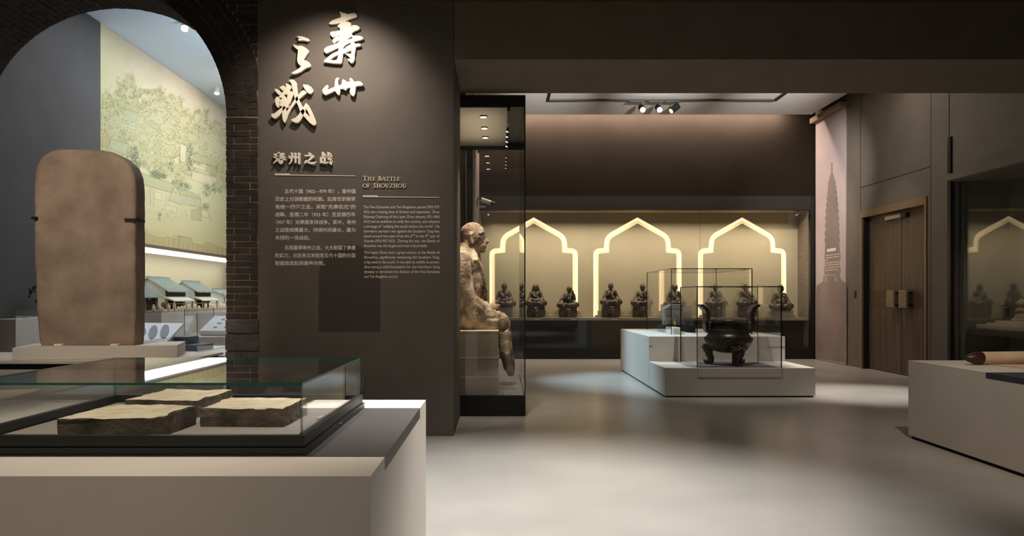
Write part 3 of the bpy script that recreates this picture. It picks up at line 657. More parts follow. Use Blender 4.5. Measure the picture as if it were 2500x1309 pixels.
    shapes = [([(1070,130),(1150,50),(1170,140),(1125,190)], roof), ([(1150,130),(1300,185),(1285,235),(1145,195)], roof), ([(1150,195),(1280,235),(1250,330),(1130,300)], blue), ([(1280,105),(1300,65),(1325,135),(1300,145)], wall),
        ([(1240,45),(1300,75),(1290,85),(1235,60)], roof), ([(1110,330),(1265,380),(1255,395),(1105,345)], wall), ([(1385,360),(1420,325),(1500,355),(1470,405)], roof), ([(1585,245),(1690,295),(1680,330),(1580,280)], roof), ([(1860,400),(1885,365),(1945,395),(1920,440)], roof), ([(2020,300),(2100,340),(2095,365),(2020,330)], roof),
        ([(1010,485),(1185,540),(1165,645),(990,575)], blue), ([(920,480),(955,405),(1000,490),(990,560),(930,560)], tan), ([(1410,580),(1500,480),(1520,560),(1445,640)], roof), ([(1390,640),(1415,585),(1440,640)], wall), ([(1870,580),(1940,515),(1960,590),(1930,600)], roof), ([(1690,530),(1755,560),(1740,720),(1690,700)], wall), ([(1620,680),(1690,650),(1680,720),(1650,740)], wall),
        ([(1710,530),(1735,455),(1790,520),(1780,560)], roof), ([(1835,620),(2050,700),(2050,760),(1830,700)], roof), ([(1815,720),(1945,770),(1940,800),(1810,760)], wall), ([(1950,740),(2045,780),(2040,850),(1940,800)], roof), ([(1275,805),(1640,935),(1610,1010),(1275,920)], roof), ([(1575,1085),(1645,945),(1690,1030),(1890,1075),(1900,1160),(1700,1125)], blue), ([(1645,945),(1880,1040),(1890,1075),(1690,1030)], roof),
        ([(1440,1000),(1510,1020),(1505,1090),(1440,1070)], wall), ([(1545,1130),(1660,1160),(1650,1215),(1545,1180)], wall), ([(1800,1180),(1895,1160),(1890,1290),(1800,1270)], roof), ([(1900,1180),(1975,1190),(1970,1255),(1900,1250)], wall), ([(1800,800),(2050,870),(2040,960),(1800,880)], wall)]
    for poly, col in shapes:
        p = Z(poly); mix(inside(p) * .72, col)
        for a, b_ in zip(p, p[1:] + p[:1]): seg(a, b_, .7, .5)
    for a, b_ in ((( 1290,75),(1345,0)), ((1300,60),(1303,30)), ((1840,170),(1838,260)), ((1640,935),(1275,805)), ((1290,925),(1610,1015)), ((1800,790),(2040,850)), ((1810,700),(2050,765)), ((1590,1010),(1640,940)), ((1560,1080),(1700,1130)), ((1690,560),(1680,700)), ((1755,560),(1745,720)), ((1280,940),(1275,1120)), ((1400,960),(1400,1130)), ((1430,980),(1430,1150)), ((1930,1150),(2000,1290)), ((2070,950),(2110,1080)), ((2000,1080),(2060,960))):
        seg(*Z([a, b_]), .8, .55)
    for i in range(46):
        x, y = rg.uniform(1280, 1900), rg.uniform(960, 1290); l = rg.uniform(15, 60)
        if i % 2: seg(*Z([(x, y), (x + l, y + l * .28)]), .6, .45)
        else: seg(*Z([(x, y), (x, y + l)]), .6, .45)
    for (x, y, rx, ry, lean, dens) in ((1240,640,45,90,0,.50),(1250,730,60,70,0,.50),(1180,660,25,25,0,.55),(1440,825,50,40,0,.40),(1500,850,65,35,0,.42),(1730,950,80,45,0,.52),(1640,910,40,30,0,.52),(1790,590,35,65,0,.54),(1780,720,25,80,0,.56),(1600,760,35,60,0,.60),(1950,980,50,80,0,.60),(2020,960,25,60,0,.54),(1490,1240,20,50,0,.56),(1940,1150,40,40,0,.58)):
        cx_, cy_ = 18 + x / 4.006, 218 + y / 4.006; q = ((PX - cx_) / (rx / 4)) ** 2 + ((PY - cy_) / (ry / 4)) ** 2
        m = np.clip(1.2 - q, 0, 1); mix(m * np.clip((spk - dens + .12) * 8, 0, 1) * .75, c(92, 102, 78)); mix(m * .22, c(132, 142, 110))
    sk = [(343,560),(365,572),(378,578),(402,582),(405,577),(432,585),(436,576),(468,583),(470,594),(495,600),(505,592),(528,600),(548,607),(560,612)]
    by = np.interp(PX, [p[0] for p in sk], [p[1] for p in sk]); mix(np.clip((PY - by) / 2, 0, 1) * .42 * (PX > 335), c(168, 148, 104))
    for a, b_ in zip(sk, sk[1:]): seg(a, b_, .8, .6)
    for k in range(14): seg((400 + k * 12, 584 + k * 1.8), (399 + k * 12, 604 + k * 2), .6, .5)
    for a, b_ in (((425,576),(425,590)), ((440,574),(438,596)), ((425,576),(468,582)), ((343,563),(352,556)), ((352,556),(360,566))): seg(a, b_, .8, .6)
    ny, nx = PX.shape
    co = np.stack([np.zeros_like(YY), YY - 15.5, ZZ - 2.4], -1).reshape(-1, 3)
    idx = np.arange(ny * nx).reshape(ny, nx); q = np.stack([idx[:-1, :-1], idx[:-1, 1:], idx[1:, 1:], idx[1:, :-1]], -1).reshape(-1, 4)
    me = bpy.data.meshes.new('painting'); me.vertices.add(len(co)); me.vertices.foreach_set('co', co.astype(np.float32).ravel())
    me.loops.add(q.size); me.loops.foreach_set('vertex_index', q.astype(np.int32).ravel()); me.polygons.add(len(q))
    me.polygons.foreach_set('loop_start', np.arange(0, q.size, 4, dtype=np.int32)); me.update(calc_edges=True)
    v = np.clip(img, 0, 255).reshape(-1, 3) / 255; v = np.where(v <= .04045, v / 12.92, ((v + .055) / 1.055) ** 2.4)
    at = me.color_attributes.new('paint', 'FLOAT_COLOR', 'POINT'); at.data.foreach_set('color', np.concatenate([v, np.ones((len(v), 1))], 1).astype(np.float32).ravel())
    return me
mm = bpy.data.materials.new('mural_paint'); mm.use_nodes = True; nt = mm.node_tree; b = nt.nodes['Principled BSDF']; b.inputs['Roughness'].default_value = .9; b.inputs['Specular IOR Level'].default_value = .2
va = nt.nodes.new('ShaderNodeVertexColor'); va.layer_name = 'paint'; nt.links.new(va.outputs[0], b.inputs['Base Color'])
obj('canvas', B(-.16, -.003, 12.84 - 15.5, 22 - 15.5, -.02, 3.5), mat('mural_ground', (200, 190, 152), .9), t)
link('painting', painted_mural(), mm, t)
obj('lower_trim', B(-.16, .012, 12.84 - 15.5, 22 - 15.5, -.06, -.02), mat('bronze_strip', (110, 96, 76), .5), t)
tag(obj('light_panel', B(-7.68, -6.77, 13.0, 21.9, 2.345, 2.375), M_panel), 'long white glowing light panel under the mural', 'light')

# diorama of a street along the ledge
t = thing('street_diorama', 'miniature street of pale grey-roofed houses on the white ledge under the mural', 'model', (-5.6, 13, 1.13))
DO = Vector(t.location)
def dl(mb): bmesh.ops.translate(mb.bm, verts=mb.bm.verts[:], vec=-DO); return mb
obj('base_board', dl(B(-7.69, -5.62, 12.9, 21.9, 1.131, 1.16)), mat('model_ground', (150, 128, 100), .9, 0, (176, 156, 128), 20), t)
M_mroof = mat('model_roof_tile', (150, 160, 148), .8, 0, (164, 172, 160), 10); M_mwall = mat('model_plaster', (178, 186, 172), .8, 0, (166, 174, 162), 6)
M_mwood = mat('model_dark_wood', (56, 38, 28), .7); M_mpost = mat('model_post', (150, 118, 84), .7); M_fig = mat('figurine_white', (226, 214, 190), .7)
def house(xr, xf, y0, y1, zr, ze, zg, upper=True, porch=True):
    hw = xf - xr; xbk = xr - hw
    w_ = MB().prism([(xbk, zg), (xf - .03, zg), (xf - .03, ze), (xr, zr - .02), (xbk, ze)], y0, y1, lambda u, v, d: Vector((u, d, v)))
    h = obj('house', dl(w_), M_mwall, t)
    r_ = MB(); th = .022
    for s, xe in ((1, xf + .05), (-1, xbk - .05)):
        sl = (zr - ze) / hw; zz = zr - sl * abs(xe - xr)
        r_.prism([(xr, zr), (xe, zz), (xe, zz - th), (xr, zr - th)], y0 - .03, y1 + .03, lambda u, v, d: Vector((u, d, v)))
    r_.box(xr - .012, xr + .012, y0 - .05, y1 + .05, zr - .005, zr + .022)
    obj('roof', dl(r_), M_mroof, h)
    tl = MB(); n = int((y1 - y0) / .055)
    for i in range(n + 1):
        y = y0 + (y1 - y0) * i / n; tl.cyl((xr, y, zr + .002), (xf + .05, y, zr - (zr - ze) * (hw + .05) / hw + .002), .007, .007, 5)
    obj('roof_ridge_tile', dl(tl), M_mroof, h, kind='stuff')
    zm = zg + (ze - zg) * .52
    if upper:
        obj('timber_front', dl(B(xf - .03, xf - .01, y0 + .05, y1 - .03, zm + .04, ze - .01)), M_mwood, h)
        f = MB()
        for i in range(6): yy = y0 + .05 + (y1 - y0 - .08) * i / 5; f.box(xf - .012, xf - .004, yy - .006, yy + .006, zm + .04, ze - .01)
        obj('mullion', dl(f), mat('model_brown_wood', (84, 58, 40), .7), h, kind='stuff')
    if porch:
        obj('shop_opening', dl(B(xf - .03, xf - .012, y0 + .14, y1 - .03, zg, zm - .03)), mat('model_interior', (26, 18, 13), .8), h)
        p_ = MB().prism([(xf - .03, zm + .05), (xf + .16, zm - .03), (xf + .16, zm - .05), (xf - .03, zm + .02)], y0 - .02, y1 + .02, lambda u, v, d: Vector((u, d, v)))
        obj('porch_roof', dl(p_), mat('model_porch', (206, 204, 184), .8), h)
        for yy in (y0 + .02, (y0 + y1) / 2, y1 - .02): obj('post', dl(B(xf + .12, xf + .14, yy - .01, yy + .01, zg, zm - .04)), M_mpost, h)
    return h
h = house(-6.55, -6.2, 14.45, 15.35, 1.757, 1.535, 1.16)
obj('arched_doorway', dl(MB().prism([(-6.30, 1.16), (-6.22, 1.16), (-6.22, 1.26), (-6.24, 1.285), (-6.26, 1.29), (-6.28, 1.285), (-6.30, 1.26)], 14.44, 14.452, lambda u, v, d: Vector((u, d, v)))), M_mwood, h)
house(-6.47, -6.2, 15.84, 16.68, 1.71, 1.535, 1.16)
house(-6.45, -6.1, 17.45, 18.5, 1.56, 1.40, 1.16, False, True)
house(-6.95, -6.6, 15.3, 16.0, 1.62, 1.45, 1.16, False, False)
h = house(-6.25, -5.98, 12.95, 13.66, 1.60, 1.43, 1.16, False, False)
obj('shop_opening', dl(B(-6.01, -5.99, 13.0, 13.6, 1.16, 1.40)), mat('model_interior', (26, 18, 13), .8), h)
for yy in (13.08, 13.5): obj('post', dl(B(-5.985, -5.965, yy - .01, yy + .01, 1.16, 1.41)), M_mpost, h)
obj('sign_board', dl(B(-5.99, -5.98, 13.22, 13.32, 1.34, 1.38)), mat('model_sign', (150, 140, 110), .7), h)
for (px, hh) in ((375, .11), (390, .10), (412, .12), (426, .13), (444, .08), (452, .08), (461, .12), (476, .12), (502, .12), (513, .13), (521, .12), (539, .13), (547, .10), (396, .07), (436, .07), (486, .07)):
    X_ = -5.78; Y_ = -X_ * F / (CX - px); m = MB()
    m.lathe([(.028, 0), (.034, .02), (.026, hh * .5), (.03, hh * .68), (.014, hh * .76)], (X_, Y_, 1.16), 8); m.ball((X_, Y_, 1.16 + hh * .88), hh * .13, 1)
    obj('figurine', dl(m), M_fig, t, smooth=True)
rl = MB().box(-5.66, -5.65, 12.95, 19, 1.268, 1.276)
for i in range(13): rl.box(-5.66, -5.65, 13 + i * .5, 13.01 + i * .5, 1.16, 1.27)
obj('railing', dl(rl), mat('railing_wood', (170, 146, 100), .6), t)
bt = MB()
q = Vector((-5.9, 16.6, 1.16)); bt.tube([q, q + Vector((0, .02, .14)), q + Vector((.02, -.04, .24)), q + Vector((.0, -.1, .32))], .008, 6); bt.tube([q + Vector((0, .02, .14)), q + Vector((0, .1, .25)), q + Vector((0, .16, .3))], .006, 6); bt.tube([q + Vector((.02, -.04, .24)), q + Vector((0, .05, .33))], .005, 6)
obj('bare_tree', dl(bt), M_mpost, t)
tag(obj('model_ledge', B(-7.69, -5.6, 12.85, 22, 0, 1.13), M_white), 'long white ledge carrying the miniature street', 'ledge')

# glass display of flat tools, nearer
t = thing('tool_case', 'clear display case with a slanted white board of flat grey oval tools', 'display case', (-4.3, 10.2, .68)); DO = Vector(t.location)
obj('pedestal', dl(B(-5.6, -3.1, 9.45, 11.4, 0, .68)), M_white, t)
for (a, b, c) in ((-4.6, -3.95, .76), (-4.6, -4.15, .86)): obj('dark_step', dl(B(a, b, 10.2 if c < .8 else 10.35, 10.7, .68 if c < .8 else .76, c)), mat('slate_step', (70, 76, 88), .6), t)
brd = Matrix.Translation((-4.75, 10.25, .93)) @ Matrix.Rotation(R(-12), 4, 'Z') @ Matrix.Rotation(R(32), 4, 'X')
obj('slanted_board', dl(MB().box(-.5, .52, -.22, .22, -.02, 0, brd)), mat('white_card', (236, 236, 238), .6), t)
obj('board_stand', dl(B(-5.2, -4.35, 10.2, 10.45, .68, .86)), M_white, t)
M_tool = mat('grey_stone_tool', (150, 154, 156), .7)
for (u, v, a, b_) in ((.36, .02, .055, .17), (.2, .0, .055, .17), (.06, -.01, .035, .1), (-.02, -.03, .03, .09), (-.1, -.03, .028, .08), (-.2, -.05, .015, .12)):
    m = MB(); n = 18
    mt = brd @ Matrix.Translation((u, v, 0)) @ Matrix.Rotation(R(28), 4, 'Z')
    m.prism([(a * math.cos(2*math.pi*i/n), b_ * math.sin(2*math.pi*i/n)) for i in range(n)], 0, .01, lambda x, y, d: mt @ Vector((x, y, d)))
    obj('stone_tool', dl(m), M_tool, t)
for a in ((-5.6, -3.89, 9.98, 9.99), (-3.9, -3.89, 9.99, 11.3), (-5.6, -3.89, 11.29, 11.3)):
    o = pane(t, a[0], a[1], a[2], a[3], .68, 1.18, M_glass2, mat('pale_glass_edge', (120, 140, 160), .3))
    for v in o.data.vertices: v.co -= DO
t = thing('coin_case', 'far white display case with a slanted board of tiny dark specimens beside brick pier', 'display case', (-4.5, 12.8, .75)); DO = Vector(t.location)
obj('pedestal', dl(B(-4.95, -3.4, 12.3, 13.6, 0, .76)), M_white, t)
brd = Matrix.Translation((-4.30, 12.75, .96)) @ Matrix.Rotation(R(-10), 4, 'Z') @ Matrix.Rotation(R(26), 4, 'X')
obj('slanted_board', dl(MB().box(-.55, .6, -.26, .26, -.14, 0, brd)), mat('white_card', (236, 236, 238), .6), t)
for i in range(5):
    for j in range(3): obj('specimen', dl(MB().box(-.36 + i * .19, -.30 + i * .19, -.16 + j * .14, -.13 + j * .14, 0, .008, brd)), M_tool, t)
for a in ((-4.97, -3.45, 12.25, 12.26), (-4.98, -4.97, 12.25, 13.5)):
    o = pane(t, a[0], a[1], a[2], a[3], .76, 1.2, M_glass2, mat('pale_glass_edge', (120, 140, 160), .3))
    for v in o.data.vertices: v.co -= DO
t = thing('corner_case', 'white plinth with a low glass hood against the slate wall, left of the stele', 'display case', (-6.3, 10.7, 0))
obj('plinth', B(-.28, .07, -.7, 1.6, 0, 1.105), M_white, t); 
o = pane(t, .06, .068, -.7, 1.5, 1.105, 1.226, M_glass2); o = pane(t, -.28, .068, -.71, -.70, 1.105, 1.226, M_glass2)
obj('specimen', MB().lathe([(.05, 0), (.07, .03), (.06, .08), (.02, .1)], (0, .28, 1.105), 14), mat('blue_ceramic', (96, 112, 124), .4), t, smooth=True)
t = thing('dried_branch', 'dark red dried branch in a dark pot half hidden by the stele', 'plant', (-6.36, 11.3, 1.106))
obj('pot', MB().lathe([(.04, 0), (.06, .02), (.065, .1), (.05, .11)], n=16), M_black, t, smooth=True)
bt = MB(); rb = random.Random(11)
root = Vector((0, 0, .1))
brs = [[root, Vector((.03, -.05, .25)), Vector((-.02, -.35, .42)), Vector((-.05, -.62, .40)), Vector((-.05, -.72, .30))], [Vector((.03, -.05, .25)), Vector((0, -.28, .55)), Vector((0, -.45, .58))], [Vector((-.02, -.35, .42)), Vector((-.02, -.5, .28)), Vector((-.02, -.56, .18))]]
for b_ in brs: bt.tube(b_, .007, 6)
obj('twig', bt, mat('dark_twig', (58, 32, 28), .7), t)
lf = MB()
for b_ in brs:
    for a, b2 in zip(b_, b_[1:]):
        for _ in range(14):
            p = a.lerp(b2, rb.random()) + Vector((rb.uniform(-.03, .03), rb.uniform(-.05, .05), rb.uniform(-.05, .05))); lf.ball(p, (.018, .026, .015), 1)
obj('leaves', lf, mat('dark_red_leaf', (86, 40, 36), .8, 0, (60, 34, 32), 20), t, kind='stuff')
for px, py in ((452, 58), (530, 217)):
    Y_ = (5.90 - H) * F / (CY - py); q = P(px, py, Y_)
    t = thing('ceiling_spotlight', 'glowing white spotlight on the pale gallery ceiling, ' + ('nearest the arch crown' if py < 100 else 'farther and lower in view beside the pier'), 'light', (q.x, q.y, 5.92), 0, 'gallery ceiling spotlights')
    obj('housing', MB().cyl((0, 0, 0), (0, -.02, -.12), .055), M_white, t, smooth=False); obj('lamp_face', MB().cyl((0, -.022, -.121), (0, -.025, -.13), .05), M_lamp, t)

# ------------------------------------------------------------------ tall case with the seated figure
t = thing('tall_case', 'tall glass case with black base and top behind the title wall, holding the seated figure', 'display case', (0, 9.1, 0)); DO = Vector(t.location)
TX0, TX1, TY0, TY1 = -1.38, .292, 9.104, 11.5
obj('base', dl(B(TX0, TX1, TY0, TY1, 0, .236)), M_black, t, .003)
obj('top_box', dl(MB().box(TX0, TX1, TY0, TY1, 3.64, 3.757).box(TX0, TX1, TY0, TY0 + .03, 3.62, 3.64).box(TX0, TX1, TY1 - .04, TY1, 3.56, 3.64).box(.08, .11, TY0, TY1, 3.57, 3.64)), M_black, t)
obj('ceiling_panel', dl(B(TX0, .08, TY0 + .03, TY1 - .04, 3.615, 3.635)), mat('case_soffit', (170, 158, 134), .6), t)
obj('floor_panel', dl(B(TX0, TX1 - .02, TY0 + .02, TY1 - .02, .236, .242)), mat('case_floor_grey', (92, 90, 88), .5), t)
obj('corner_post', dl(B(-.50, -.41, TY1 - .04, TY1, .24, 3.56)), mat('dark_post', (50, 46, 42), .6), t)
for a in ((TX1 - .014, TX1, TY0, TY1), (TX0, TX1 - .014, TY0, TY0 + .012), (TX0, TX1 - .014, TY1 - .012, TY1)):
    o = pane(t, a[0], a[1], a[2], a[3], .242, 3.62, M_glass2, M_gedge2)
    for v in o.data.vertices: v.co -= DO
for yy in (9.55, 10.19, 10.79):
    d = obj('downlight', dl(MB().cyl((-.21, yy, 3.612), (-.21, yy, 3.60), .045)), M_black, t); obj('lamp_face', dl(MB().cyl((-.21, yy, 3.60), (-.21, yy, 3.597), .036)), M_lamp, d)
for k in range(4):
    yy = 10.05 + k * .33; d = obj('rail_spot', dl(MB().cyl((.095, yy, 3.57), (.085, yy, 3.53), .016)), M_black, t); obj('lamp_face', dl(MB().cyl((.085, yy, 3.53), (.083, yy, 3.526), .014)), M_lamp, d)
t = thing('stepped_seat_block', 'beige three-tier block under the seated figure inside the tall case', 'plinth', (-.7, 9.9, .242)); DO = Vector(t.location)
zz = [.242, .458, .685, .993]
for i in range(3):
    s = obj('tier', dl(B(-1.36, -.026, 9.18, 10.7, zz[i], zz[i+1] - .018)), M_tier, t); obj('tier_edge', dl(B(-1.36, -.022, 9.176, 10.704, zz[i+1] - .018, zz[i+1])), M_tieredge, s)

# seated stone figure (faces +X)
sm = MB(); S = lambda x, y, z_: Vector((x, y, z_))
lx = lambda px: (px - CX) * .00521 + .45
lz = lambda py: 1.4 - (py - CY) * .00521 - .993
# torso
sm.ball(S(-.06, 0, .20), (.36, .46, .26), 3); sm.ball(S(-.06, 0, .50), (.30, .40, .36), 3); sm.ball(S(-.05, 0, .80), (.25, .42, .24), 3)
sm.limb([S(-.04, -.36, .83), S(-.05, .36, .83)], [.14, .14]); sm.limb([S(-.02, 0, .84), S(.05, 0, 1.03)], [.20, .135]); sm.limb([S(-.10, -.2, .86), S(-.02, 0, .93), S(-.10, .2, .86)], [.12, .13, .12])
sm.ball(S(.10, 0, .62), (.16, .27, .28), 3)
# head
sm.ball(S(.115, 0, 1.16), (.150, .138, .195), 3); sm.ball(S(.085, 0, 1.21), (.152, .140, .150), 3); sm.ball(S(.06, 0, 1.12), (.125, .125, .13), 3); sm.ball(S(.17, 0, 1.06), (.095, .10, .09), 3)
sm.limb([S(.245, 0, 1.20), S(.275, 0, 1.115)], [.020, .030]); sm.ball(S(.27, 0, 1.105), (.024, .036, .018), 2)
for s in (-1, 1):
    sm.limb([S(.225, s * .03, 1.215), S(.225, s * .085, 1.225), S(.19, s * .12, 1.205)], [.018, .018, .014])
    sm.ball(S(.218, s * .055, 1.18), (.018, .028, .012), 2); sm.ball(S(.205, s * .06, 1.12), (.035, .045, .045), 2)
    sm.limb([S(.095, s * .135, 1.215), S(.07, s * .145, 1.19), S(.07, s * .143, 1.12), S(.09, s * .132, 1.07)], [.017, .020, .016, .018])
sm.limb([S(.245, -.035, 1.065), S(.262, 0, 1.062), S(.245, .035, 1.065)], [.014, .016, .014]); sm.limb([S(.24, -.03, 1.038), S(.255, 0, 1.034), S(.24, .03, 1.038)], [.013, .016, .013]); sm.ball(S(.225, 0, .995), (.04, .05, .03), 2)
# arms: upper, forearm, joined hands wrapped in cloth
for s in (-1, 1):
    sm.limb([S(-.04, s * .42, .80), S(-.03, s * .47, .55), S(.04, s * .45, .36)], [.135, .13, .12])
    sm.limb([S(.04, s * .45, .36), S(.20, s * .30, .26), S(.31, s * .14, .24)], [.12, .10, .075])
    # hand: palm, four fingers, thumb
    sm.ball(S(.36, s * .07, .25), (.075, .055, .07), 2)
    for k in range(4):
        zf = .30 - k * .035; sm.limb([S(.38, s * .085, zf), S(.435, s * .05, zf - .008), S(.43, s * -.01, zf - .012)], [.019, .018, .015])
    sm.limb([S(.34, s * .06, .31), S(.38, s * .03, .345), S(.41, s * .01, .34)], [.022, .019, .016])
    # thigh, knee
    sm.limb([S(-.05, s * .24, .12), S(.25, s * .30, .12), S(.44, s * .27, .085)], [.17, .15, .125])
    sm.ball(S(.46, s * .27, .06), (.085, .13, .11), 2)
    # sleeve hanging
    sm.limb([S(.06, s * .46, .32), S(.10, s * .47, .14), S(.08, s * .46, .04)], [.11, .10, .10])
sm.box(-.40, .42, -.46, .46, 0, .12)
# outer robe: broad side panels with hanging folds, sleeve cuffs, collar, hem
for s in (-1, 1):
    sm.ball(S(-.12, s * .42, .44), (.25, .12, .47), 3); sm.ball(S(.0, s * .38, .13), (.27, .16, .17), 3)
    for k, x in enumerate((-.31, -.24, -.17, -.10, -.03, .04)):
        e = math.sqrt(max(0, 1 - ((x + .12) / .25) ** 2)); yy = s * (.42 + .12 * e)
        sm.limb([S(x + .02, yy * .93, .74), S(x, yy + s * .004, .52), S(x - .01, yy + s * .004, .34), S(x + .03, yy * .985, .10)], [.014, .020, .024, .026])
    sm.limb([S(.12, s * .40, .36), S(.15, s * .46, .26), S(.17, s * .44, .14), S(.20, s * .38, .08)], [.05, .06, .065, .06])     # hanging sleeve mouth
    for q in range(5): sm.limb([S(.10 + q * .035, s * (.49 - q * .012), .30 - q * .012), S(.13 + q * .035, s * (.50 - q * .012), .10)], [.014, .016])
    sm.limb([S(.27, s * .26, .31), S(.30, s * .24, .20), S(.28, s * .18, .16)], [.035, .035, .03])                                 # cuff
    sm.limb([S(.26, s * .46, .02), S(.27, s * .44, .16), S(.27, s * .30, .26)], [.018, .018, .016])                                 # robe seam over the thigh
    for q in range(3): sm.limb([S(.30 + q * .06, s * .43, .04 + q * .01), S(.31 + q * .06, s * .40, .18), S(.33 + q * .05, s * .28, .265 - q * .02)], [.013, .014, .012])
sm.limb([S(.16, 0, .90), S(.13, -.12, .93), S(.0, -.17, .985), S(-.10, -.10, 1.02), S(-.13, 0, 1.03), S(-.10, .10, 1.02), S(.0, .17, .985), S(.13, .12, .93), S(.16, 0, .90)], [.026] * 9)
# robe edge folds across chest
for k in range(4):
    sm.limb([S(.13 - k * .02, -.30 + k * .02, .86 - k * .05), S(.225 - k * .002, -.10, .74 - k * .055), S(.25, .06, .58 - k * .055), S(.24, .22, .44 - k * .05)], [.016, .014, .014, .016], .7)
    sm.limb([S(-.32 + k * .08, -.44, .10 + k * .02), S(-.20 + k * .08, -.45, .30), S(-.1 + k * .05, -.44, .50)], [.02, .018, .016], .7)
sm.limb([S(.16, -.26, .88), S(.205, -.17, .72), S(.245, -.10, .54), S(.25, -.05, .40)], [.02, .02, .02, .02], .7)
sm.limb([S(.16, .26, .88), S(.205, .17, .72), S(.245, .10, .54)], [.02, .02, .02], .7)
# hanging lower robe / legs over the block edge
for s, zb in ((1, -.58),):
    sm.limb([S(.485, s * .26, .05), S(.50, s * .26, -.05), S(.505 if s < 0 else .52, s * .26, max(zb, -.10))], [.10, .085, .06])
sm.limb([S(.50, .26, -.08), S(.53, .26, -.30), S(.565, .26, -.50), S(.585, .25, -.60)], [.09, .085, .08, .05]); sm.limb([S(.50, .12, -.08), S(.515, .12, -.34), S(.54, .14, -.52)], [.07, .07, .055])
me = remesh(sm, 'figure', .0125, 3, .5, lambda c: .004 * mnoise.noise(c * 14) + .003 * mnoise.noise(c * 34))
t = thing('seated_figure', 'large weathered stone seated monk in profile with clasped hands, in the tall case', 'statue', (-.45, 9.98, .993))
link('figure', me, M_statue, t)
hb = MB().prism([(.02, 1.0), (.05, .99), (.05, 1.33), (.03, 1.345)], -.143, -.141, lambda u, v, d: Vector((u, d, v)))
M_rust = mat('faded_red_pigment', (92, 44, 36), .9, 0, (120, 80, 60), 20)
rm = MB()
for k in range(3): rm.limb([S(.225, -.16 + k * .01, .54 - k * .05), S(.262, -.05, .50 - k * .05), S(.27, .06, .46 - k * .05)], [.012, .012, .012], .7)
link('painted_hem', remesh(rm, 'painted_hem', .007, 2), M_rust, t)['label'] = 'faded red painted hem'

# ------------------------------------------------------------------ rear showcase
YC = 17.4; PB = 18.15
def cx(px, Y): return (px - CX) / F * Y
def cz(py, Y): return H - (py - CY) / F * Y
t = thing('long_showcase', 'long glazed wall showcase with glowing pointed arches across the rear wall', 'display case', (3.2, YC, 0)); DO = Vector(t.location)
XL, XR = -.50, cx(1978, YC)
obj('header_panel', dl(B(XL, XR + .1, YC - .01, YC + .25, cz(512, YC), 3.64)), mat('showcase_header', (36, 32, 29), .6), t)
obj('header_gap', dl(B(XL, XR + .1, YC - .002, YC + .2, 3.64, 3.66)), M_void, t)
obj('base', dl(B(XL, XR + .1, YC - .01, YC + .9, 0, cz(850, YC))), M_black, t)
obj('end_frame', dl(B(XR, XR + .09, YC - .012, YC + .1, 0, 3.64)), M_black, t)
obj('end_panel', dl(B(XR + .0, XR + .04, YC + .1, PB + .25, .24, 3.5)), M_case_side, t)
obj('start_panel', dl(B(XL - .01, XL + .05, YC + .02, PB + .25, .24, 3.5)), M_case_side, t)
obj('soffit', dl(B(XL, XR + .04, YC + .25, PB + .25, cz(512, YC) + .005, cz(512, YC) + .05)), M_casein, t)
obj('lower_back', dl(B(XL, XR, PB - .35, PB - .30, .24, .86)), mat('dark_void_board', (40, 38, 34), .5), t)
obj('bench', dl(MB().box(XL + .05, XR, YC + .10, PB + .25, .86, .92)), M_caseshelf, t)
def arch_pts(off=0):
    """arch opening, px offsets from its centre and height in px above y=776 (Y = PB)"""
    s = PB / F
    right = [(0, 530.8), (67, 568), (75, 575), (80, 584), (81.5, 594), (82, 604.9), (96, 606.5), (102, 609), (106.5, 614), (108, 621), (108, 776)]
    left = [(-x, y) for x, y in right[::-1][:-1]]
    pts = [(x * s, H - (y - CY) * s) for x, y in right + left]
    if off:
        n = len(pts); out = []
        for i in range(n):
            p0, p1, p2 = Vector(pts[i-1]), Vector(pts[i]), Vector(pts[(i+1) % n])
            d1, d2 = (p1 - p0).normalized(), (p2 - p1).normalized()
            n1, n2 = Vector((d1.y, -d1.x)), Vector((d2.y, -d2.x)); bis = (n1 + n2); l = bis.length
            k = min(1.6, 1 / max(.35, (bis / l).dot(n1))); q = p1 + bis / l * off * k
            out.append((q.x, q.y if p1.y > .95 else p1.y))
        return out
    return [(x, z_) for x, z_ in pts]
centers = [cx(c, PB) for c in (1303, 1556.5, 1812)]
zt_ = cz(512, YC) + .004
loops = [[(XL + .02, .922), (XR, .922), (XR, zt_), (XL + .02, zt_)]] + [[(c + x, max(z_, .93)) for x, z_ in arch_pts()] for c in centers]
def upright(me, y):
    for v in me.vertices: v.co = Vector((v.co.x, y - v.co.z, v.co.y)) - DO
    return me
me = curvefill('back_panel', loops, .012); link('back_panel', upright(me, PB), M_casein, t)
obj('rear_liner', dl(B(XL, XR, PB + .06, PB + .10, .9, 3.5)), M_casein, t)
for c in centers:
    a0 = [(c + x, max(z_, .93)) for x, z_ in arch_pts()]; a1 = [(c + x, max(z_, .931)) for x, z_ in arch_pts(.062)]; a2 = [(c + x, max(z_, .932)) for x, z_ in arch_pts(.125)]
    nb = link('niche_board', upright(curvefill('niche_board', [a2], .01), PB + .006), M_casein, t)
    link('light_strip', upright(curvefill('light_strip', [a0, a1], .004), PB + .03), M_led, nb); link('inner_light_strip', upright(curvefill('inner_light_strip', [a1, a2], .004), PB + .028), M_led2, nb)
for a, b in ((XL + .05, cx(1442, YC)), (cx(1442, YC), cx(1709.7, YC)), (cx(1709.7, YC), XR)):
    o = pane(t, a + .003, b - .003, YC + .02, YC + .032, .24, cz(512, YC), M_glass2, M_gedge2)
    for v in o.data.vertices: v.co -= DO
SS = [(1231, 0), (1308, 1), (1386, 2), (1491, 3), (1566, 4), (1647, 5), (1747, 6), (1823, 7), (1905, 8)]
YS = 17.84
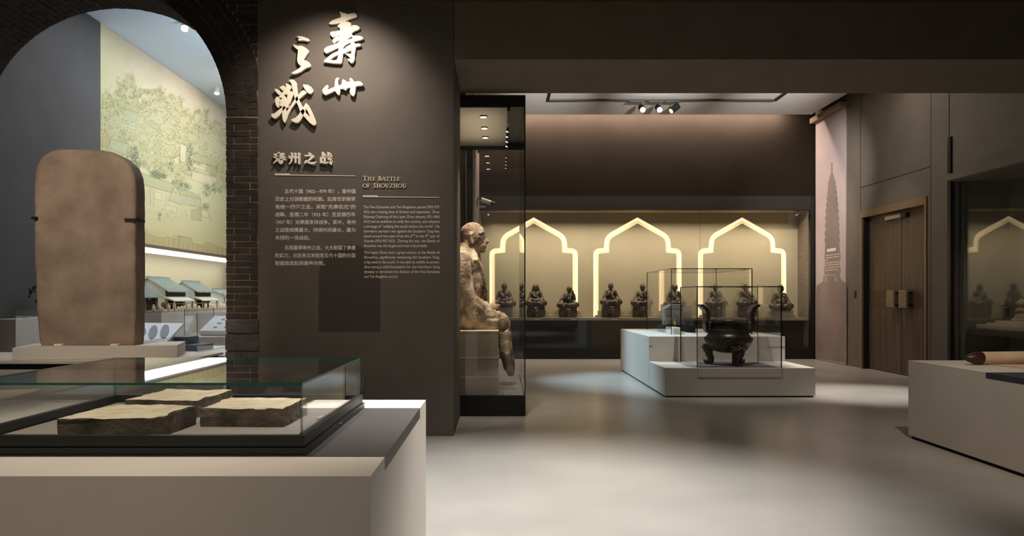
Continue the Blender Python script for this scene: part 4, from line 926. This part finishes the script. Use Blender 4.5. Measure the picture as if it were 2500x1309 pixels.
for px, k in SS:
    t = thing('stepped_stand', 'stepped beige stand under the ' + ['first', 'second', 'third', 'fourth', 'fifth', 'sixth', 'seventh', 'eighth', 'ninth'][k] + ' monk counted from the seated stone figure', 'stand', (cx(px, 18.0), 18.0, .92), 0, 'stepped stands in the wall showcase')
    s = 18 / F; h1, h2, h3 = .30, .145, .05
    obj('upper_step', B(-24 * s, 24 * s, -.02, .10, h2, h1), M_casein, t, .003, 1); obj('middle_step', B(-31 * s, 31 * s, -.03, .10, h3, h2), M_casein, t, .003, 1); obj('lower_step', B(-37.5 * s, 37.5 * s, -.04, .10, 0, h3), M_casein, t, .003, 1)
    if k in (0, 8): obj('seat_block', B(-20 * s, 20 * s, -.30, -.05, 0, .235 if k == 0 else .17), M_caseshelf, t, .003, 1)

def monk(seed, v):
    r_ = random.Random(seed); m = MB(); hs = v.get('head', 1.0) * 1.2; lean = v.get('lean', 0)
    seat = v.get('seat', .26); z0 = seat
    if seat > .05:   # draped drum seat
        m.lathe([(.16, 0), (.205, .01), (.20, seat * .6), (.185, seat), (.14, seat + .02)], n=24)
        for k in range(9):
            a = R(200 + k * 17.5); m.limb([S(.17 * math.cos(a), .17 * math.sin(a), seat + .02), S(.205 * math.cos(a), .205 * math.sin(a), seat * .5), S(.20 * math.cos(a + .1), .20 * math.sin(a + .1), .04)], [.020, .022, .02], .8)
        for k in range(3):   # swags in front
            m.limb([S(-.12, -.17, seat * .95 - k * .06), S(0, -.215, seat * .72 - k * .06), S(.12, -.17, seat * .95 - k * .06)], [.016, .016, .016], .8)
    # crossed legs
    for s in (-1, 1): m.limb([S(s * .06, .02, z0 + .05), S(s * .19, -.06, z0 + .05), S(s * .05, -.17, z0 + .045)], [.075, .068, .055])
    m.ball(S(0, 0, z0 + .05), (.19, .15, .07), 3)
    fat = v.get('fat', 1.0)
    m.ball(S(lean * .3, .02, z0 + .13), (.12 * fat, .10 * fat, .11), 3); m.ball(S(lean * .6, .02, z0 + .24), (.105, .08, .09), 3)
    m.limb([S(-.085 + lean, .02, z0 + .28), S(.085 + lean, .02, z0 + .28)], [.046, .046]); m.limb([S(lean, .01, z0 + .30), S(lean * 1.2, 0, z0 + .36)], [.04, .035])
    if fat > 1: m.ball(S(0, -.06, z0 + .13), (.11, .09, .10), 3); [m.ball(S(s * .05, -.06, z0 + .245), (.05, .04, .04), 2) for s in (-1, 1)]
    hz = z0 + .405; hx = lean * 1.3
    m.ball(S(hx, -.008, hz), (.052 * hs, .058 * hs, .066 * hs), 3); m.ball(S(hx, -.02, hz - .03), (.042, .042, .036), 2)
    m.limb([S(hx, -.062, hz + .012), S(hx, -.072, hz - .012)], [.007, .011]); m.limb([S(hx - .018, -.056, hz - .034), S(hx, -.062, hz - .035), S(hx + .018, -.056, hz - .034)], [.006, .007, .006])
    for s in (-1, 1):
        m.limb([S(hx + s * .012, -.058, hz + .02), S(hx + s * .036, -.046, hz + .02)], [.008, .007]); m.limb([S(hx + s * .053, .0, hz + .015), S(hx + s * .056, -.002, hz - .03)], [.012, .012])
    if v.get('cap'):
        m.ball(S(hx, .0, hz + .045), (.06, .062, .035), 2); m.limb([S(hx - .055, .01, hz + .02), S(hx - .07, .02, hz - .10)], [.018, .03]); m.limb([S(hx + .055, .01, hz + .02), S(hx + .07, .02, hz - .10)], [.018, .03])
    if v.get('knot'): m.ball(S(hx, 0, hz + .068), (.022, .022, .018), 2)
    # arms
    for s, pose in ((-1, v['l']), (1, v['r'])):
        sh = S(s * .105 + lean, .02, z0 + .268)
        if pose == 'lap': el, ha = S(s * .142, -.02, z0 + .15), S(s * .03, -.13, z0 + .12)
        elif pose == 'knee': el, ha = S(s * .148, -.01, z0 + .16), S(s * .16, -.13, z0 + .11)
        elif pose == 'chest': el, ha = S(s * .142, -.04, z0 + .17), S(s * .035, -.125, z0 + .22)
        else: el, ha = S(s * .145, -.06, z0 + .18), S(s * .105, -.12, z0 + .315)
        m.limb([sh, el], [.040, .038]); m.limb([el, ha], [.038, .024])
        m.ball(ha, (.026, .022, .028), 2)
        d = (ha - el).normalized()
        for q in range(4): m.limb([ha + S((q - 1.5) * .011, -.004, .008), ha + S((q - 1.5) * .012, -.012, .036 if pose in ('up', 'chest') else .004) + d * .022], [.0075, .006])
        m.limb([ha + S(-s * .016, -.004, 0), ha + S(-s * .026, -.014, .02)], [.008, .007])
        if pose != 'up': m.limb([el, S(s * .17, -.05, z0 + .06)], [.042, .05])
    for s in (-1, 1):    # hanging sleeves and knee drapery
        m.limb([S(s * .13, -.07, z0 + .13), S(s * .15, -.115, z0 + .06), S(s * .16, -.13, z0 - (.0 if seat < .05 else .05))], [.038, .044, .034]); m.limb([S(s * .07, -.17, z0 + .075), S(s * .10, -.185, z0 + .02), S(s * .11, -.185, z0 - (.0 if seat < .05 else .07))], [.03, .034, .024])
        m.limb([S(s * .06 + lean, .03, z0 + .30), S(s * .045 + lean, -.06, z0 + .25), S(s * .01 + lean, -.095, z0 + .19)], [.016, .015, .014])
    # robe folds
    for k in range(5):
        x = -.075 + k * .022
        m.limb([S(-.11 + k * .02 + lean, -.05, z0 + .30 - k * .012), S(-.03 + k * .012, -.098 * max(1, fat * .95), z0 + .20 - k * .012), S(.08 + k * .004, -.085 * max(1, fat * .9), z0 + .12 - k * .008)], [.009, .009, .009], .8)
    for k in range(4):
        m.limb([S(-.17 + k * .02, -.10 - k * .012, z0 + .09 - k * .012), S(0, -.205, z0 + .05 - k * .012), S(.17 - k * .02, -.10 - k * .012, z0 + .09 - k * .012)], [.010, .010, .010], .8)
    return remesh(m, 'figure', .0068, 2, .4, lambda c: .0018 * mnoise.noise(c * 40))
variants = [dict(seat=.03, l='lap', r='lap', knot=1), dict(seat=.27, l='lap', r='lap', cap=1), dict(seat=.23, l='chest', r='up', lean=.03), dict(seat=.30, l='chest', r='knee'),
            dict(seat=.28, l='lap', r='chest', lean=.02), dict(seat=.27, l='knee', r='lap', head=1.08), dict(seat=.27, l='lap', r='lap'), dict(seat=.27, l='lap', r='knee', lean=-.02), dict(seat=.03, l='knee', r='lap', fat=1.35, head=1.1)]
labs = ['dark monk statue with topknot on a plain block, nearest the tall stone figure', 'dark monk statue wearing a draped hood, under the first arch peak', 'dark monk statue raising one hand beside his cheek', 'dark monk statue with broad draped seat at the left of the middle arch',
        'dark monk statue under the middle arch peak, partly behind the glass case edge', 'dark monk statue at the middle arch right side, above the grey stone casket', 'dark monk statue seen through two glass cases, left in the last arch', 'dark monk statue seen through two glass cases, centre of the last arch', 'fat bare-bellied seated monk statue on a block beside the banner end']
for (px, k) in SS:
    base = {0: .235 + .92, 8: .17 + .92}.get(k, .92); ht = {0: 1.08, 8: 1.12}.get(k, 1.02)
    t = thing('monk_statue', labs[k], 'statue', (cx(px, YS), YS, base), 0, 'row of monk statues in the wall showcase')
    o = link('figure', monk(20 + k, variants[k]), M_iron, t); o.scale = (1, 1, 1)
    o.data.transform(Matrix.Scale(ht, 4))
for px, lab in ((1190, 'tiny white spotlight inside the showcase top, behind the seated stone figure'), (1946, 'tiny white spotlight inside the showcase top, near the banner')):
    q = P(px, 517, 17.7); s = 1 if px < 1500 else -1
    t = thing('case_spotlight', lab, 'light', (q.x, q.y, cz(512, YC) + .004), 0, 'showcase corner spotlights')
    obj('bracket', MB().cyl((0, 0, 0), (0, 0, -.04), .012), M_steel, t); obj('barrel', MB().cyl((-.05 * s, 0, -.02), (.03 * s, -.02, -.10), .03), M_white, t)
# label cards
for px in (1312, 1500, 1400):
    q = P(px, 781, YC + .1); tag(obj('label_card', B(q.x - .07, q.x + .07, YC + .092, YC + .1, .872, .894), mat('label_white', (214, 206, 186), .6)), {1312: 'small pale caption strip below the hooded monk', 1500: 'small pale caption strip below the fourth monk', 1400: 'small pale caption strip below the hand-raising monk'}[px], 'label', 'caption strips on the showcase bench')

# security camera on the partition corner
q = P(1178, 492, 16.9)
t = thing('security_camera', 'white bullet camera on an arm at the wall corner above the stone figure', 'camera', (-.48, 16.9, q.z - .12))
obj('arm', MB().box(0, .16, -.015, .015, -.01, .02).box(-.02, 0, -.05, .05, -.08, .14), M_white, t)
obj('body', MB().cyl((.06, 0, .16), (.27, 0, .09), .05, .05, 18), M_white, t); obj('lens_hood', MB().cyl((.27, 0, .09), (.35, 0, .063), .042, .046, 18), M_black, t)
obj('cable', MB().tube([Vector((.06, 0, .16)), Vector((.0, .0, .2)), Vector((-.03, 0, .12)), Vector((-.02, 0, .0))], .012), M_black, t)

# ------------------------------------------------------------------ two-tier plinth, glass cases
t = thing('two_tier_plinth', 'wide white two-level plinth in the rear room with the bronze burner', 'plinth', (3.3, 12.8, 0)); DO = Vector(t.location)
UX0, UX1 = 2.28, 4.37
lo = MB().box(UX0, UX1, 10.8, 11.97, .02, .406); obj('lower_tier', dl(lo), M_white, t, .003)
up = MB().box(UX0, UX1, 11.95, 14.78, .02, .785); obj('upper_tier', dl(up), M_white, t, .003)
obj('shadow_gap', dl(B(UX0 + .02, UX1 - .02, 10.83, 14.75, 0, .02)), M_void, t)
for a in ((2.736, 2.74, 10.796, 10.80, .28, .406), (3.906, 3.91, 10.796, 10.80, .28, .406), (2.736, 3.91, 10.796, 10.80, .277, .281)): obj('panel_joint', dl(B(*a)), mat('faint_joint', (150, 142, 130), .8), t)
obj('service_flap', dl(MB().box(UX1 - .28, UX1 + .012, 11.944, 12.2, .62, .625).box(UX0, UX0 + .05, 11.946, 11.95, .63, .636)), M_groove, t)
def case(lab, x0, x1, y0, y1, z0, z1, mat_rug=None):
    global t, DO
    t = thing('glass_case', lab, 'display case', ((x0 + x1) / 2, (y0 + y1) / 2, z0)); DO = Vector(t.location)
    th = .008
    for a in ((x0, x1, y0, y1, z1 - th, z1), (x0, x1, y0, y0 + th, z0, z1 - th), (x0, x1, y1 - th, y1, z0, z1 - th), (x0, x0 + th, y0 + th, y1 - th, z0, z1 - th), (x1 - th, x1, y0 + th, y1 - th, z0, z1 - th)):
        o = pane(t, *a, M_glass2, M_gedge2)
        for v in o.data.vertices: v.co -= DO
    e = MB(); k = .005
    for (xx, yy) in ((x0, y0), (x1, y0), (x0, y1), (x1, y1)): e.box(xx - k, xx + k, yy - k, yy + k, z0, z1)
    for yy in (y0, y1): e.box(x0, x1, yy - k, yy + k, z1 - 2 * k, z1 + .001)
    for xx in (x0, x1): e.box(xx - k, xx + k, y0, y1, z1 - 2 * k, z1 + .001)
    obj('edge_seal', dl(e), M_gedge2, t); return t
tb = case('nearer glass case on the lower tier, around the bronze burner', 2.736, 3.91, 10.83, 11.83, .4065, 1.5425)
obj('floor_mat', dl(B(2.78, 3.87, 10.87, 11.80, .4066, .412)), mat('mauve_grey_mat', (104, 98, 96), .9), tb)
ta = case('farther taller glass case on the upper tier, around the stone casket', 2.748, 4.046, 12.52, 14.6, .7855, 1.851)
# casket group
t = thing('relic_casket', 'grey arched stone casket on a dark block inside the farther glass case', 'casket', (3.06, 13.5, .786)); DO = Vector(t.location)
obj('dark_base', B(-.28, .26, -.25, .3, 0, .11), M_black, t, .004)
M_cask = mat('mauve_marble', (150, 140, 138), .6, 0, (186, 178, 174), 5, .3, 30)
pts = [(-.22, .12), (.225, .12), (.225, .36), (.19, .45), (.14, .475), (-.12, .475), (-.17, .45), (-.22, .40)]
obj('chest', MB().prism(pts, -.16, .2, lambda u, v, d: Vector((u, d, v))), M_cask, t, .008)
obj('arch_reflection', MB().prism([(.06, .12)] + [(.13 + .07 * math.cos(a), .29 + .07 * math.sin(a)) for a in [math.pi - math.pi * i / 10 for i in range(11)]] + [(.20, .12)], -.175, -.158, lambda u, v, d: Vector((u, d, v))), mat('arch_reflection_tone', (104, 96, 100), .6), t)  # reflected arch put into shape and darker colour on the chest
q = P(1648.5, 789, 13.28)
t = thing('gold_vase', 'tiny gold bottle on the dark casket base', 'vase', (q.x, 13.29, .896))
obj('body', MB().lathe([(.015, 0), (.03, .02), (.034, .045), (.02, .07), (.010, .085), (.012, .105), (.016, .11)], n=18), mat('gold', (214, 166, 70), .35, .8), t, smooth=True); obj('stopper', MB().lathe([(.010, .11), (.012, .118), (.004, .13)], n=14), mat('gold', (214, 166, 70)), t, smooth=True)
q = P(1668.5, 789, 13.28)
t = thing('blue_vase', 'tiny blue glass bottle on the dark casket base', 'vase', (q.x, 13.29, .896))
obj('body', MB().lathe([(.02, 0), (.042, .02), (.045, .045), (.025, .075), (.011, .095), (.012, .125), (.02, .135)], n=18), mat('blue_glaze', (84, 106, 140), .25), t, smooth=True); obj('foot', MB().lathe([(.026, -.002), (.024, .006)], n=16), mat('blue_glaze', (84, 106, 140)), t)
t = thing('inner_display_box', 'small framed glass box on a low white and black strip inside the farther case', 'display box', (2.87, 13.05, .786)); DO = Vector(t.location)
obj('strip_base', B(-.06, .10, -.42, .7, 0, .10), M_white, t, .003); obj('black_end', B(.055, .115, -.44, -.36, 0, .13), M_black, t, .002)
fr = MB()
for xx in (-.05, .16):
    for yy in (-.1, .3): fr.box(xx - .004, xx + .004, yy - .004, yy + .004, .10, .40)
for yy in (-.1, .3): fr.box(-.05, .16, yy - .004, yy + .004, .396, .404)
for xx in (-.05, .16): fr.box(xx - .004, xx + .004, -.1, .3, .396, .404)
obj('frame', fr, M_black, t)
pane(t, -.05, .16, -.10, -.096, .10, .396, M_glass2, M_gedge2)

# bronze incense burner
t = thing('incense_burner', 'dark bronze tripod incense burner with flaring upright handles', 'burner', (3.317, 11.33, .412))
m = MB()
prof = [(.02, .165), (.14, .175), (.22, .205), (.29, .26), (.328, .32), (.334, .36), (.322, .40), (.29, .445), (.272, .462), (.270, .475), (.268, .60), (.272, .63), (.284, .635), (.284, .648), (.262, .65), (.25, .60), (.25, .47), (.2, .35), (.02, .3)]
m.lathe(prof, n=64)
bowl = obj('bowl', m, M_bronze, t, smooth=True)
rm = MB()
for zz_, r1 in ((.455, .288), (.405, .323)): rm.lathe([(r1 - .006, zz_ - .006), (r1 + .004, zz_), (r1 - .006, zz_ + .006)], n=64)
for k in range(72):
    a = k * 2 * math.pi / 72; rr0 = .331 + .004 * math.sin(k * 2.1); zc = .372 + .016 * math.sin(k * 1.7)
    rm.ball(S(rr0 * math.cos(a), rr0 * math.sin(a), zc), (.015, .015, .012), 1)
obj('relief_band', rm, M_bronze, t, smooth=True, kind='stuff')
legs = [(-84, 1), (33, 0), (158, 0)]
for ang, main in legs:
    a = R(ang); d = S(math.cos(a), math.sin(a), 0)
    lm = MB(); lm.limb([d * .23 + S(0, 0, .27), d * .285 + S(0, 0, .225), d * .275 + S(0, 0, .15), d * .245 + S(0, 0, .085), d * .25 + S(0, 0, .035)], [.075, .072, .056, .046, .046])
    lm.limb([d * .25 + S(0, 0, .032), d * .315 + S(0, 0, .028)], [.032, .034]); lm.limb([d * .32 + S(0, 0, .03), d * .35 + S(0, 0, .055)], [.022, .014])
    tq = S(-d.y, d.x, 0)
    for s in (-1, 1):
        lm.limb([d * .285 + tq * s * .07 + S(0, 0, .27), d * .315 + tq * s * .10 + S(0, 0, .285)], [.022, .012]); lm.ball(d * .345 + tq * s * .03 + S(0, 0, .275), .020, 2); lm.ball(d * .335 + tq * s * .045 + S(0, 0, .225), (.03, .03, .024), 2)
    lm.ball(d * .355 + S(0, 0, .25), (.024, .024, .022), 2); lm.limb([d * .33 + tq * -.045 + S(0, 0, .198), d * .352 + S(0, 0, .192), d * .33 + tq * .045 + S(0, 0, .198)], [.014, .014, .014])
    for v in lm.bm.verts: v.co.z = max(v.co.z, 0)
    leg = link('leg', remesh(lm, 'leg', .009, 2, .4), M_bronze, t)
    mk = MB()
    for s in (-1, 1): mk.ball(d * .372 + tq * s * .028 + S(0, 0, .252), (.012, .012, .009), 1); mk.limb([d * .345 + tq * s * .05 + S(0, 0, .262), d * .34 + tq * s * .085 + S(0, 0, .272)], [.008, .004])
    mk.ball(d * .378 + S(0, 0, .238), (.016, .016, .012), 1)
    obj('lion_mask_features', mk, mat('pale_bronze', (150, 138, 112), .4, .6), leg, smooth=True)  # mask eyes, brows and nose in a paler bronze
for s in (-1, 1):
    path = [(.262, .49), (.30, .475), (.325, .51), (.330, .60), (.315, .68), (.318, .75), (.345, .81), (.40, .855), (.43, .86)]
    hw = [.07, .08, .095, .105, .105, .105, .11, .115, .115]; thk = [.022, .024, .026, .028, .030, .030, .028, .022, .012]
    hm = MB()
    rings = []
    for i, ((x, z_), w_, k) in enumerate(zip(path, hw, thk)):
        a, b = path[max(0, i-1)], path[min(len(path)-1, i+1)]; dx, dz = b[0] - a[0], b[1] - a[1]; l = math.hypot(dx, dz); nx, nz_ = -dz / l, dx / l
        rings.append([hm.bm.verts.new((s * (x + nx * k * e), y, z_ + nz_ * k * e)) for e, y in ((1, -w_), (1, w_), (-1, w_), (-1, -w_))])
    for a, b in zip(rings, rings[1:]):
        for i in range(4): hm.bm.faces.new((a[i], a[(i+1) % 4], b[(i+1) % 4], b[i]))
    hm.bm.faces.new(rings[0][::-1]); hm.bm.faces.new(rings[-1])
    obj('handle', hm, M_bronze, t, .006, 2)

# ------------------------------------------------------------------ ceiling track
t = thing('lighting_track', 'thin black rectangular lighting track on the rear room ceiling', 'track', (3.2, 14, 5.38)); DO = Vector(t.location)
xa, xb = cx(1337, 15.7), cx(1893, 15.7); m = MB(); ya = 15.7
for a in ((xa, xb, ya - .03, ya + .03), (xa - .03, xa + .03, 10, ya + .03), (xb - .03, xb + .03, 10, ya + .03)): m.box(a[0], a[1], a[2], a[3], 5.345, 5.379)
obj('rail', dl(m), M_black, t)
for i, px in enumerate((1567, 1608, 1647)):
    X_ = cx(px, ya); off = (1555, 1602, 1642)[i]
    t = thing('track_spotlight', ['black track spotlight with lit face, first from the tall case', 'black track spotlight with lit face, middle of the three', 'black track spotlight turned away with an unlit barrel'][i], 'light', (X_, ya, 5.344), 0, 'spotlights on the ceiling track')
    d = (off - px) * ya / F
    obj('adapter', B(d - .16, d + .16, -.025, .025, -.035, 0), M_black, t, .004)
    obj('stem', MB().cyl((0, 0, -.035), (0, 0, -.10), .012), M_black, t)
    dirv = Vector((.04 if i < 2 else -.7, -1.0 if i < 2 else -.25, -.55)).normalized(); c = Vector((0, 0, -.15))
    br = obj('barrel', MB().cyl(c - dirv * .10, c + dirv * .10, .062, .066, 20), M_black, t)
    if i < 2: obj('lamp_face', MB().cyl(c + dirv * .10, c + dirv * .104, .052, .052, 20), M_lamp, br)
    else: obj('lamp_face', MB().cyl(c + dirv * .10, c + dirv * .104, .052, .052, 20), emit('dim_lamp_face', (255, 220, 180), .5), br)

# ------------------------------------------------------------------ banner, doors, right wall
WX = 7.05
def RP(px, py, d=0):
    Y = (WX - d) * F / (px - CX); return Vector((WX - d, Y, H - (py - CY) / F * Y))
t = thing('pagoda_banner', 'full-height mauve wall banner with a grey pagoda silhouette and fine white text', 'banner', (WX, 16.6, 0)); DO = Vector(t.location)
obj('sheet', dl(B(WX - .02, WX - .001, 15.85, 17.36, .01, 5.255)), M_banner, t)
def onwall(name, polys, m_, d, parent, kind=None):
    bm = bmesh.new()
    for i, pl in enumerate(polys): bm.faces.new([bm.verts.new(RP(x, y, d + i * 1e-6) - DO) for x, y in pl])
    me = bpy.data.meshes.new(name); bm.to_mesh(me); bm.free(); return link(name, me, m_, parent, kind)
# silhouette: left and right outlines (crop coordinates of the photo)
c6 = lambda x, y: (1950 + x / 1.869, 200 + y / 1.869)
Lf = [(150,366),(147,376),(149,384),(147,392),(148,415),(141,432),(138,450),(133,458),(135,472),(131,482),(133,496),(128,505),(131,520),(126,530),(129,548),(123,560),(127,575),(121,590),(125,608),(119,622),(124,640),(119,655),(123,675),(117,690),(122,708),(117,720),(121,740),(120,775),(117,800),(121,830),(117,850),(116,862),(118,880),(112,892),(112,910),(104,916),(82,930),(78,970)]
Rt = [(152,366),(156,376),(153,384),(156,392),(154,415),(161,430),(164,448),(169,457),(168,470),(172,480),(171,494),(176,503),(173,518),(178,528),(176,545),(181,558),(178,573),(183,588),(180,606),(185,620),(181,638),(187,652),(183,672),(188,688),(184,706),(189,718),(186,740),(188,772),(191,798),(186,828),(190,848),(192,860),(188,878),(190,892),(196,906),(208,912),(216,925),(219,970)]
onwall('pagoda_print', [[c6(*a), c6(*b), c6(*c), c6(*d)] for a, b, c, d in zip(Lf, Lf[1:], Rt[1:], Rt)], M_pagoda, .0212, t)
onwall('ground_shade_print', [[c6(76, 968), c6(219, 968), c6(219, 1284), c6(76, 1262)]], M_pagoda, .0211, t)  # printed ground, carried down as painted shade over the dimmer lower banner
rows = []
M_bt = mat('banner_text_white', (232, 216, 208), .7)
def trow(x0, y0, x1, y1, h_, n):
    for i in range(n):
        a, b = i / n, (i + .8) / n; hh = h_ * rr.uniform(.75, 1)
        f = lambda q: (1980 + (x0 + (x1 - x0) * q) / 10.91, 580 + (y0 + (y1 - y0) * q) / 10.91)
        (xa_, ya_), (xb_, yb_) = f(a), f(b); rows.append([(xa_, ya_ - hh / 2), (xb_, yb_ - hh / 2), (xb_, yb_ + hh / 2), (xa_, ya_ + hh / 2)])
trow(430, 345, 668, 310, 7.5, 6)
for r_ in ((392,485,756,435,26),(387,548,756,500,26),(372,610,440,604,5),(392,685,756,645,24),(375,750,756,705,25),(372,820,756,775,26),(365,880,716,850,24),(355,1005,740,990,1),(368,1062,416,1058,4),(368,1118,420,1112,4),(362,1168,448,1158,1),(628,1050,650,1046,2),(630,1110,690,1100,4),(620,1155,742,1142,1)):
    trow(*r_[:4], 1.6 if r_[4] != 1 else .8, r_[4])
onwall('fine_print', rows, M_bt, .0222, t, kind='stuff')
struct('trim_3', B(WX - .14, WX, 15.84, 17.40, 5.26, 5.37), mat('ledge_paint', (150, 132, 108), .7))
tag(obj('door_button', MB().box(WX - .015, WX, 15.42, 15.50, 1.38, 1.52), mat('button_plate', (50, 52, 70), .4, 0), None, .003), 'small dark blue access button on the panel left of the doors', 'button')
RD = .10                                      # the leaves stand back in the opening
d = struct('door_1', B(WX + RD + .04, WX + RD + .06, 12.85, 15.18, 0, 3.05), M_void)
m = MB().box(WX - .03, WX + RD + .06, 15.13, 15.19, 0, 3.06).box(WX - .03, WX + RD + .06, 12.84, 12.90, 0, 3.06).box(WX - .03, WX + RD + .06, 12.90, 15.13, 2.93, 3.06)
obj('door_frame', m, M_frame, d); obj('reveal_lining', B(WX + .0, WX + RD + .03, 15.10, 15.13, 0, 2.93), M_void, d)
for y0, y1 in ((12.91, 13.865), (13.885, 15.09)):
    lf = obj('door_leaf', B(WX + RD, WX + RD + .04, y0, y1, .01, 2.92), M_wood, d)
    obj('cross_band', B(WX + RD - .003, WX + RD + .001, y0 + .004, y1 - .004, 1.19, 1.525), M_wooddark, lf)
    yh = (13.49, 13.65) if y0 < 13.5 else (13.92, 14.08)
    hd = obj('handle', B(WX - .05, WX - .01, yh[0] - .05, yh[1] + .05, 1.20, 1.515), M_handle, lf, .008); obj('handle_stem', MB().box(WX - .01, WX + RD, yh[0], yh[1], 1.23, 1.26).box(WX - .01, WX + RD, yh[0], yh[1], 1.45, 1.48), M_black, hd)
obj('door_closer', MB().box(WX + .03, WX + RD, 13.78, 14.35, 2.80, 2.87), M_steel, d, .005); obj('closer_arm', MB().box(WX + .02, WX + RD, 13.60, 13.78, 2.79, 2.875), M_black, d, .01)

# showcase in the right wall
t = thing('side_showcase', 'dark glazed showcase in the side wall, nearest us beyond the doors', 'display case', (7.3, 10.7, 0)); DO = Vector(t.location)
obj('frame_post', dl(B(WX - .02, WX + .045, 12.16, 12.245, 0, 3.9)), M_black, t); obj('side_jamb', dl(B(WX + .045, WX + .17, 12.16, 12.245, 0, 3.4)), M_side, t)
obj('back_panel', dl(B(7.92, 7.96, 8.2, 12.2, 0, 3.4)), mat('showcase_lining_grey', (112, 110, 100), .8, 0, (118, 116, 106), 2), t)
obj('end_panel', dl(B(WX + .16, 7.92, 12.12, 12.2, 0, 3.4)), mat('showcase_lining_grey', (112, 110, 100)), t)
obj('soffit_lip', dl(MB().prism([(12.16, 3.20), (8.2, 3.20), (8.2, 3.30), (12.16, 3.30)], WX - .10, WX + .87, lambda u, v, dd: Vector((dd, u, v)))), M_side, t)
obj('base', dl(B(WX + .2, 7.92, 8.2, 12.12, 0, .35)), M_void, t)
go = pane(t, 0, .012, -3.6, 0, .35, 3.2, M_glass, M_gedge2); go.location = Vector((WX + .11, 12.14, 0)) - DO; go.rotation_euler = (0, 0, R(-2.4))
obj('shelf', dl(MB().box(7.25, 7.90, 8.6, 12.08, .82, .90)), mat('dark_shelf', (54, 52, 48), .5), t)
t = thing('stepped_platform', 'pale cream stepped platform on the dark shelf of the side-wall showcase', 'stand', (7.6, 10.2, .903))
obj('lower_step', B(-.24, .3, -1.4, 1.84, 0, .07), M_tieredge, t, .003); obj('middle_step', B(-.17, .3, -1.3, 1.70, .07, .10), M_tieredge, t, .003); obj('upper_step', B(-.10, .3, -1.2, 1.60, .10, .13), M_tieredge, t, .003)
t = thing('small_figurine', 'small dark standing figurine on the cream steps behind glass', 'figurine', (7.64, 7.64 * F / (2457 - CX), 1.034))
obj('body', MB().lathe([(.05, 0), (.055, .03), (.035, .08), (.045, .15), (.03, .2), (.02, .22)], n=14), M_iron, t, smooth=True); obj('head', MB().ball((0, 0, .245), .03, 2), M_iron, t, smooth=True)
t = thing('small_stupa', 'small pale tiered stone stupa at the picture edge on the cream steps', 'stupa', (7.66, 7.66 * F / (2494 - CX), 1.034))
obj('base', MB().lathe([(.13, 0), (.13, .03), (.10, .04), (.10, .06)], n=20), mat('pale_stone', (178, 160, 140), .8, 0, (130, 110, 96), 12), t, smooth=False)
obj('tiers', MB().lathe([(.09, .06), (.07, .11), (.05, .13), (.08, .15), (.08, .17), (.05, .19), (.04, .23), (.07, .25), (.06, .28), (.02, .33)], n=20), mat('pale_stone', (178, 160, 140)), t, smooth=False)

# right plinth, scroll, board
t = thing('right_plinth', 'white plinth with navy inlay at the right edge, carrying the paper scroll', 'plinth', (5, 6, 0)); DO = Vector(t.location)
obj('body', dl(MB().box(4.04, 6.6, 3.0, 7.71, .03, .718).box(4.04, 6.6, 6.48, 7.71, .718, .767)), M_white, t)
obj('inlay_top', dl(B(4.0394, 6.6, 3.0, 6.48, .718, .7675)), mat('navy_charcoal_inlay', (50, 54, 64), .55), t)
obj('shadow_gap', dl(B(4.06, 6.55, 3.05, 7.68, 0, .03)), M_void, t)
t = thing('paper_scroll', 'partly unrolled cream paper scroll with a dark wooden rod end', 'scroll', (5.0, 7.2, .767))
a, b = Vector((-.72, -.02, .062)), Vector((.95, .16, .075))
m = MB(); m.cyl(a + (b - a) * .10, b, .058, .054, 28); obj('paper_roll', m, M_paper, t, smooth=False)
m = MB().lathe([(.054, 0), (.058, .02), (.058, .05), (.048, .10), (.028, .15), (.012, .165)], n=24)
qq = (a - b).to_track_quat('Z', 'Y'); 
for v in m.bm.verts: v.co = qq @ v.co + a + (b - a) * .105
obj('rod_end', m, M_rod, t, smooth=True)
m = MB().prism([(-.50, -.02), (-.32, -.62), (1.3, -.55), (1.3, .10)], .002, .006, lambda u, v, dd: Vector((u, v, dd))); obj('paper_sheet', m, M_paper, t)
t = thing('scroll_rod', 'short dark wooden rod lying on the paper beside the navy inlay', 'rod', (4.62, 6.66, .765)); obj('rod', MB().cyl((-.10, 0, .03), (.5, .05, .03), .022, .022, 20), M_rod, t)
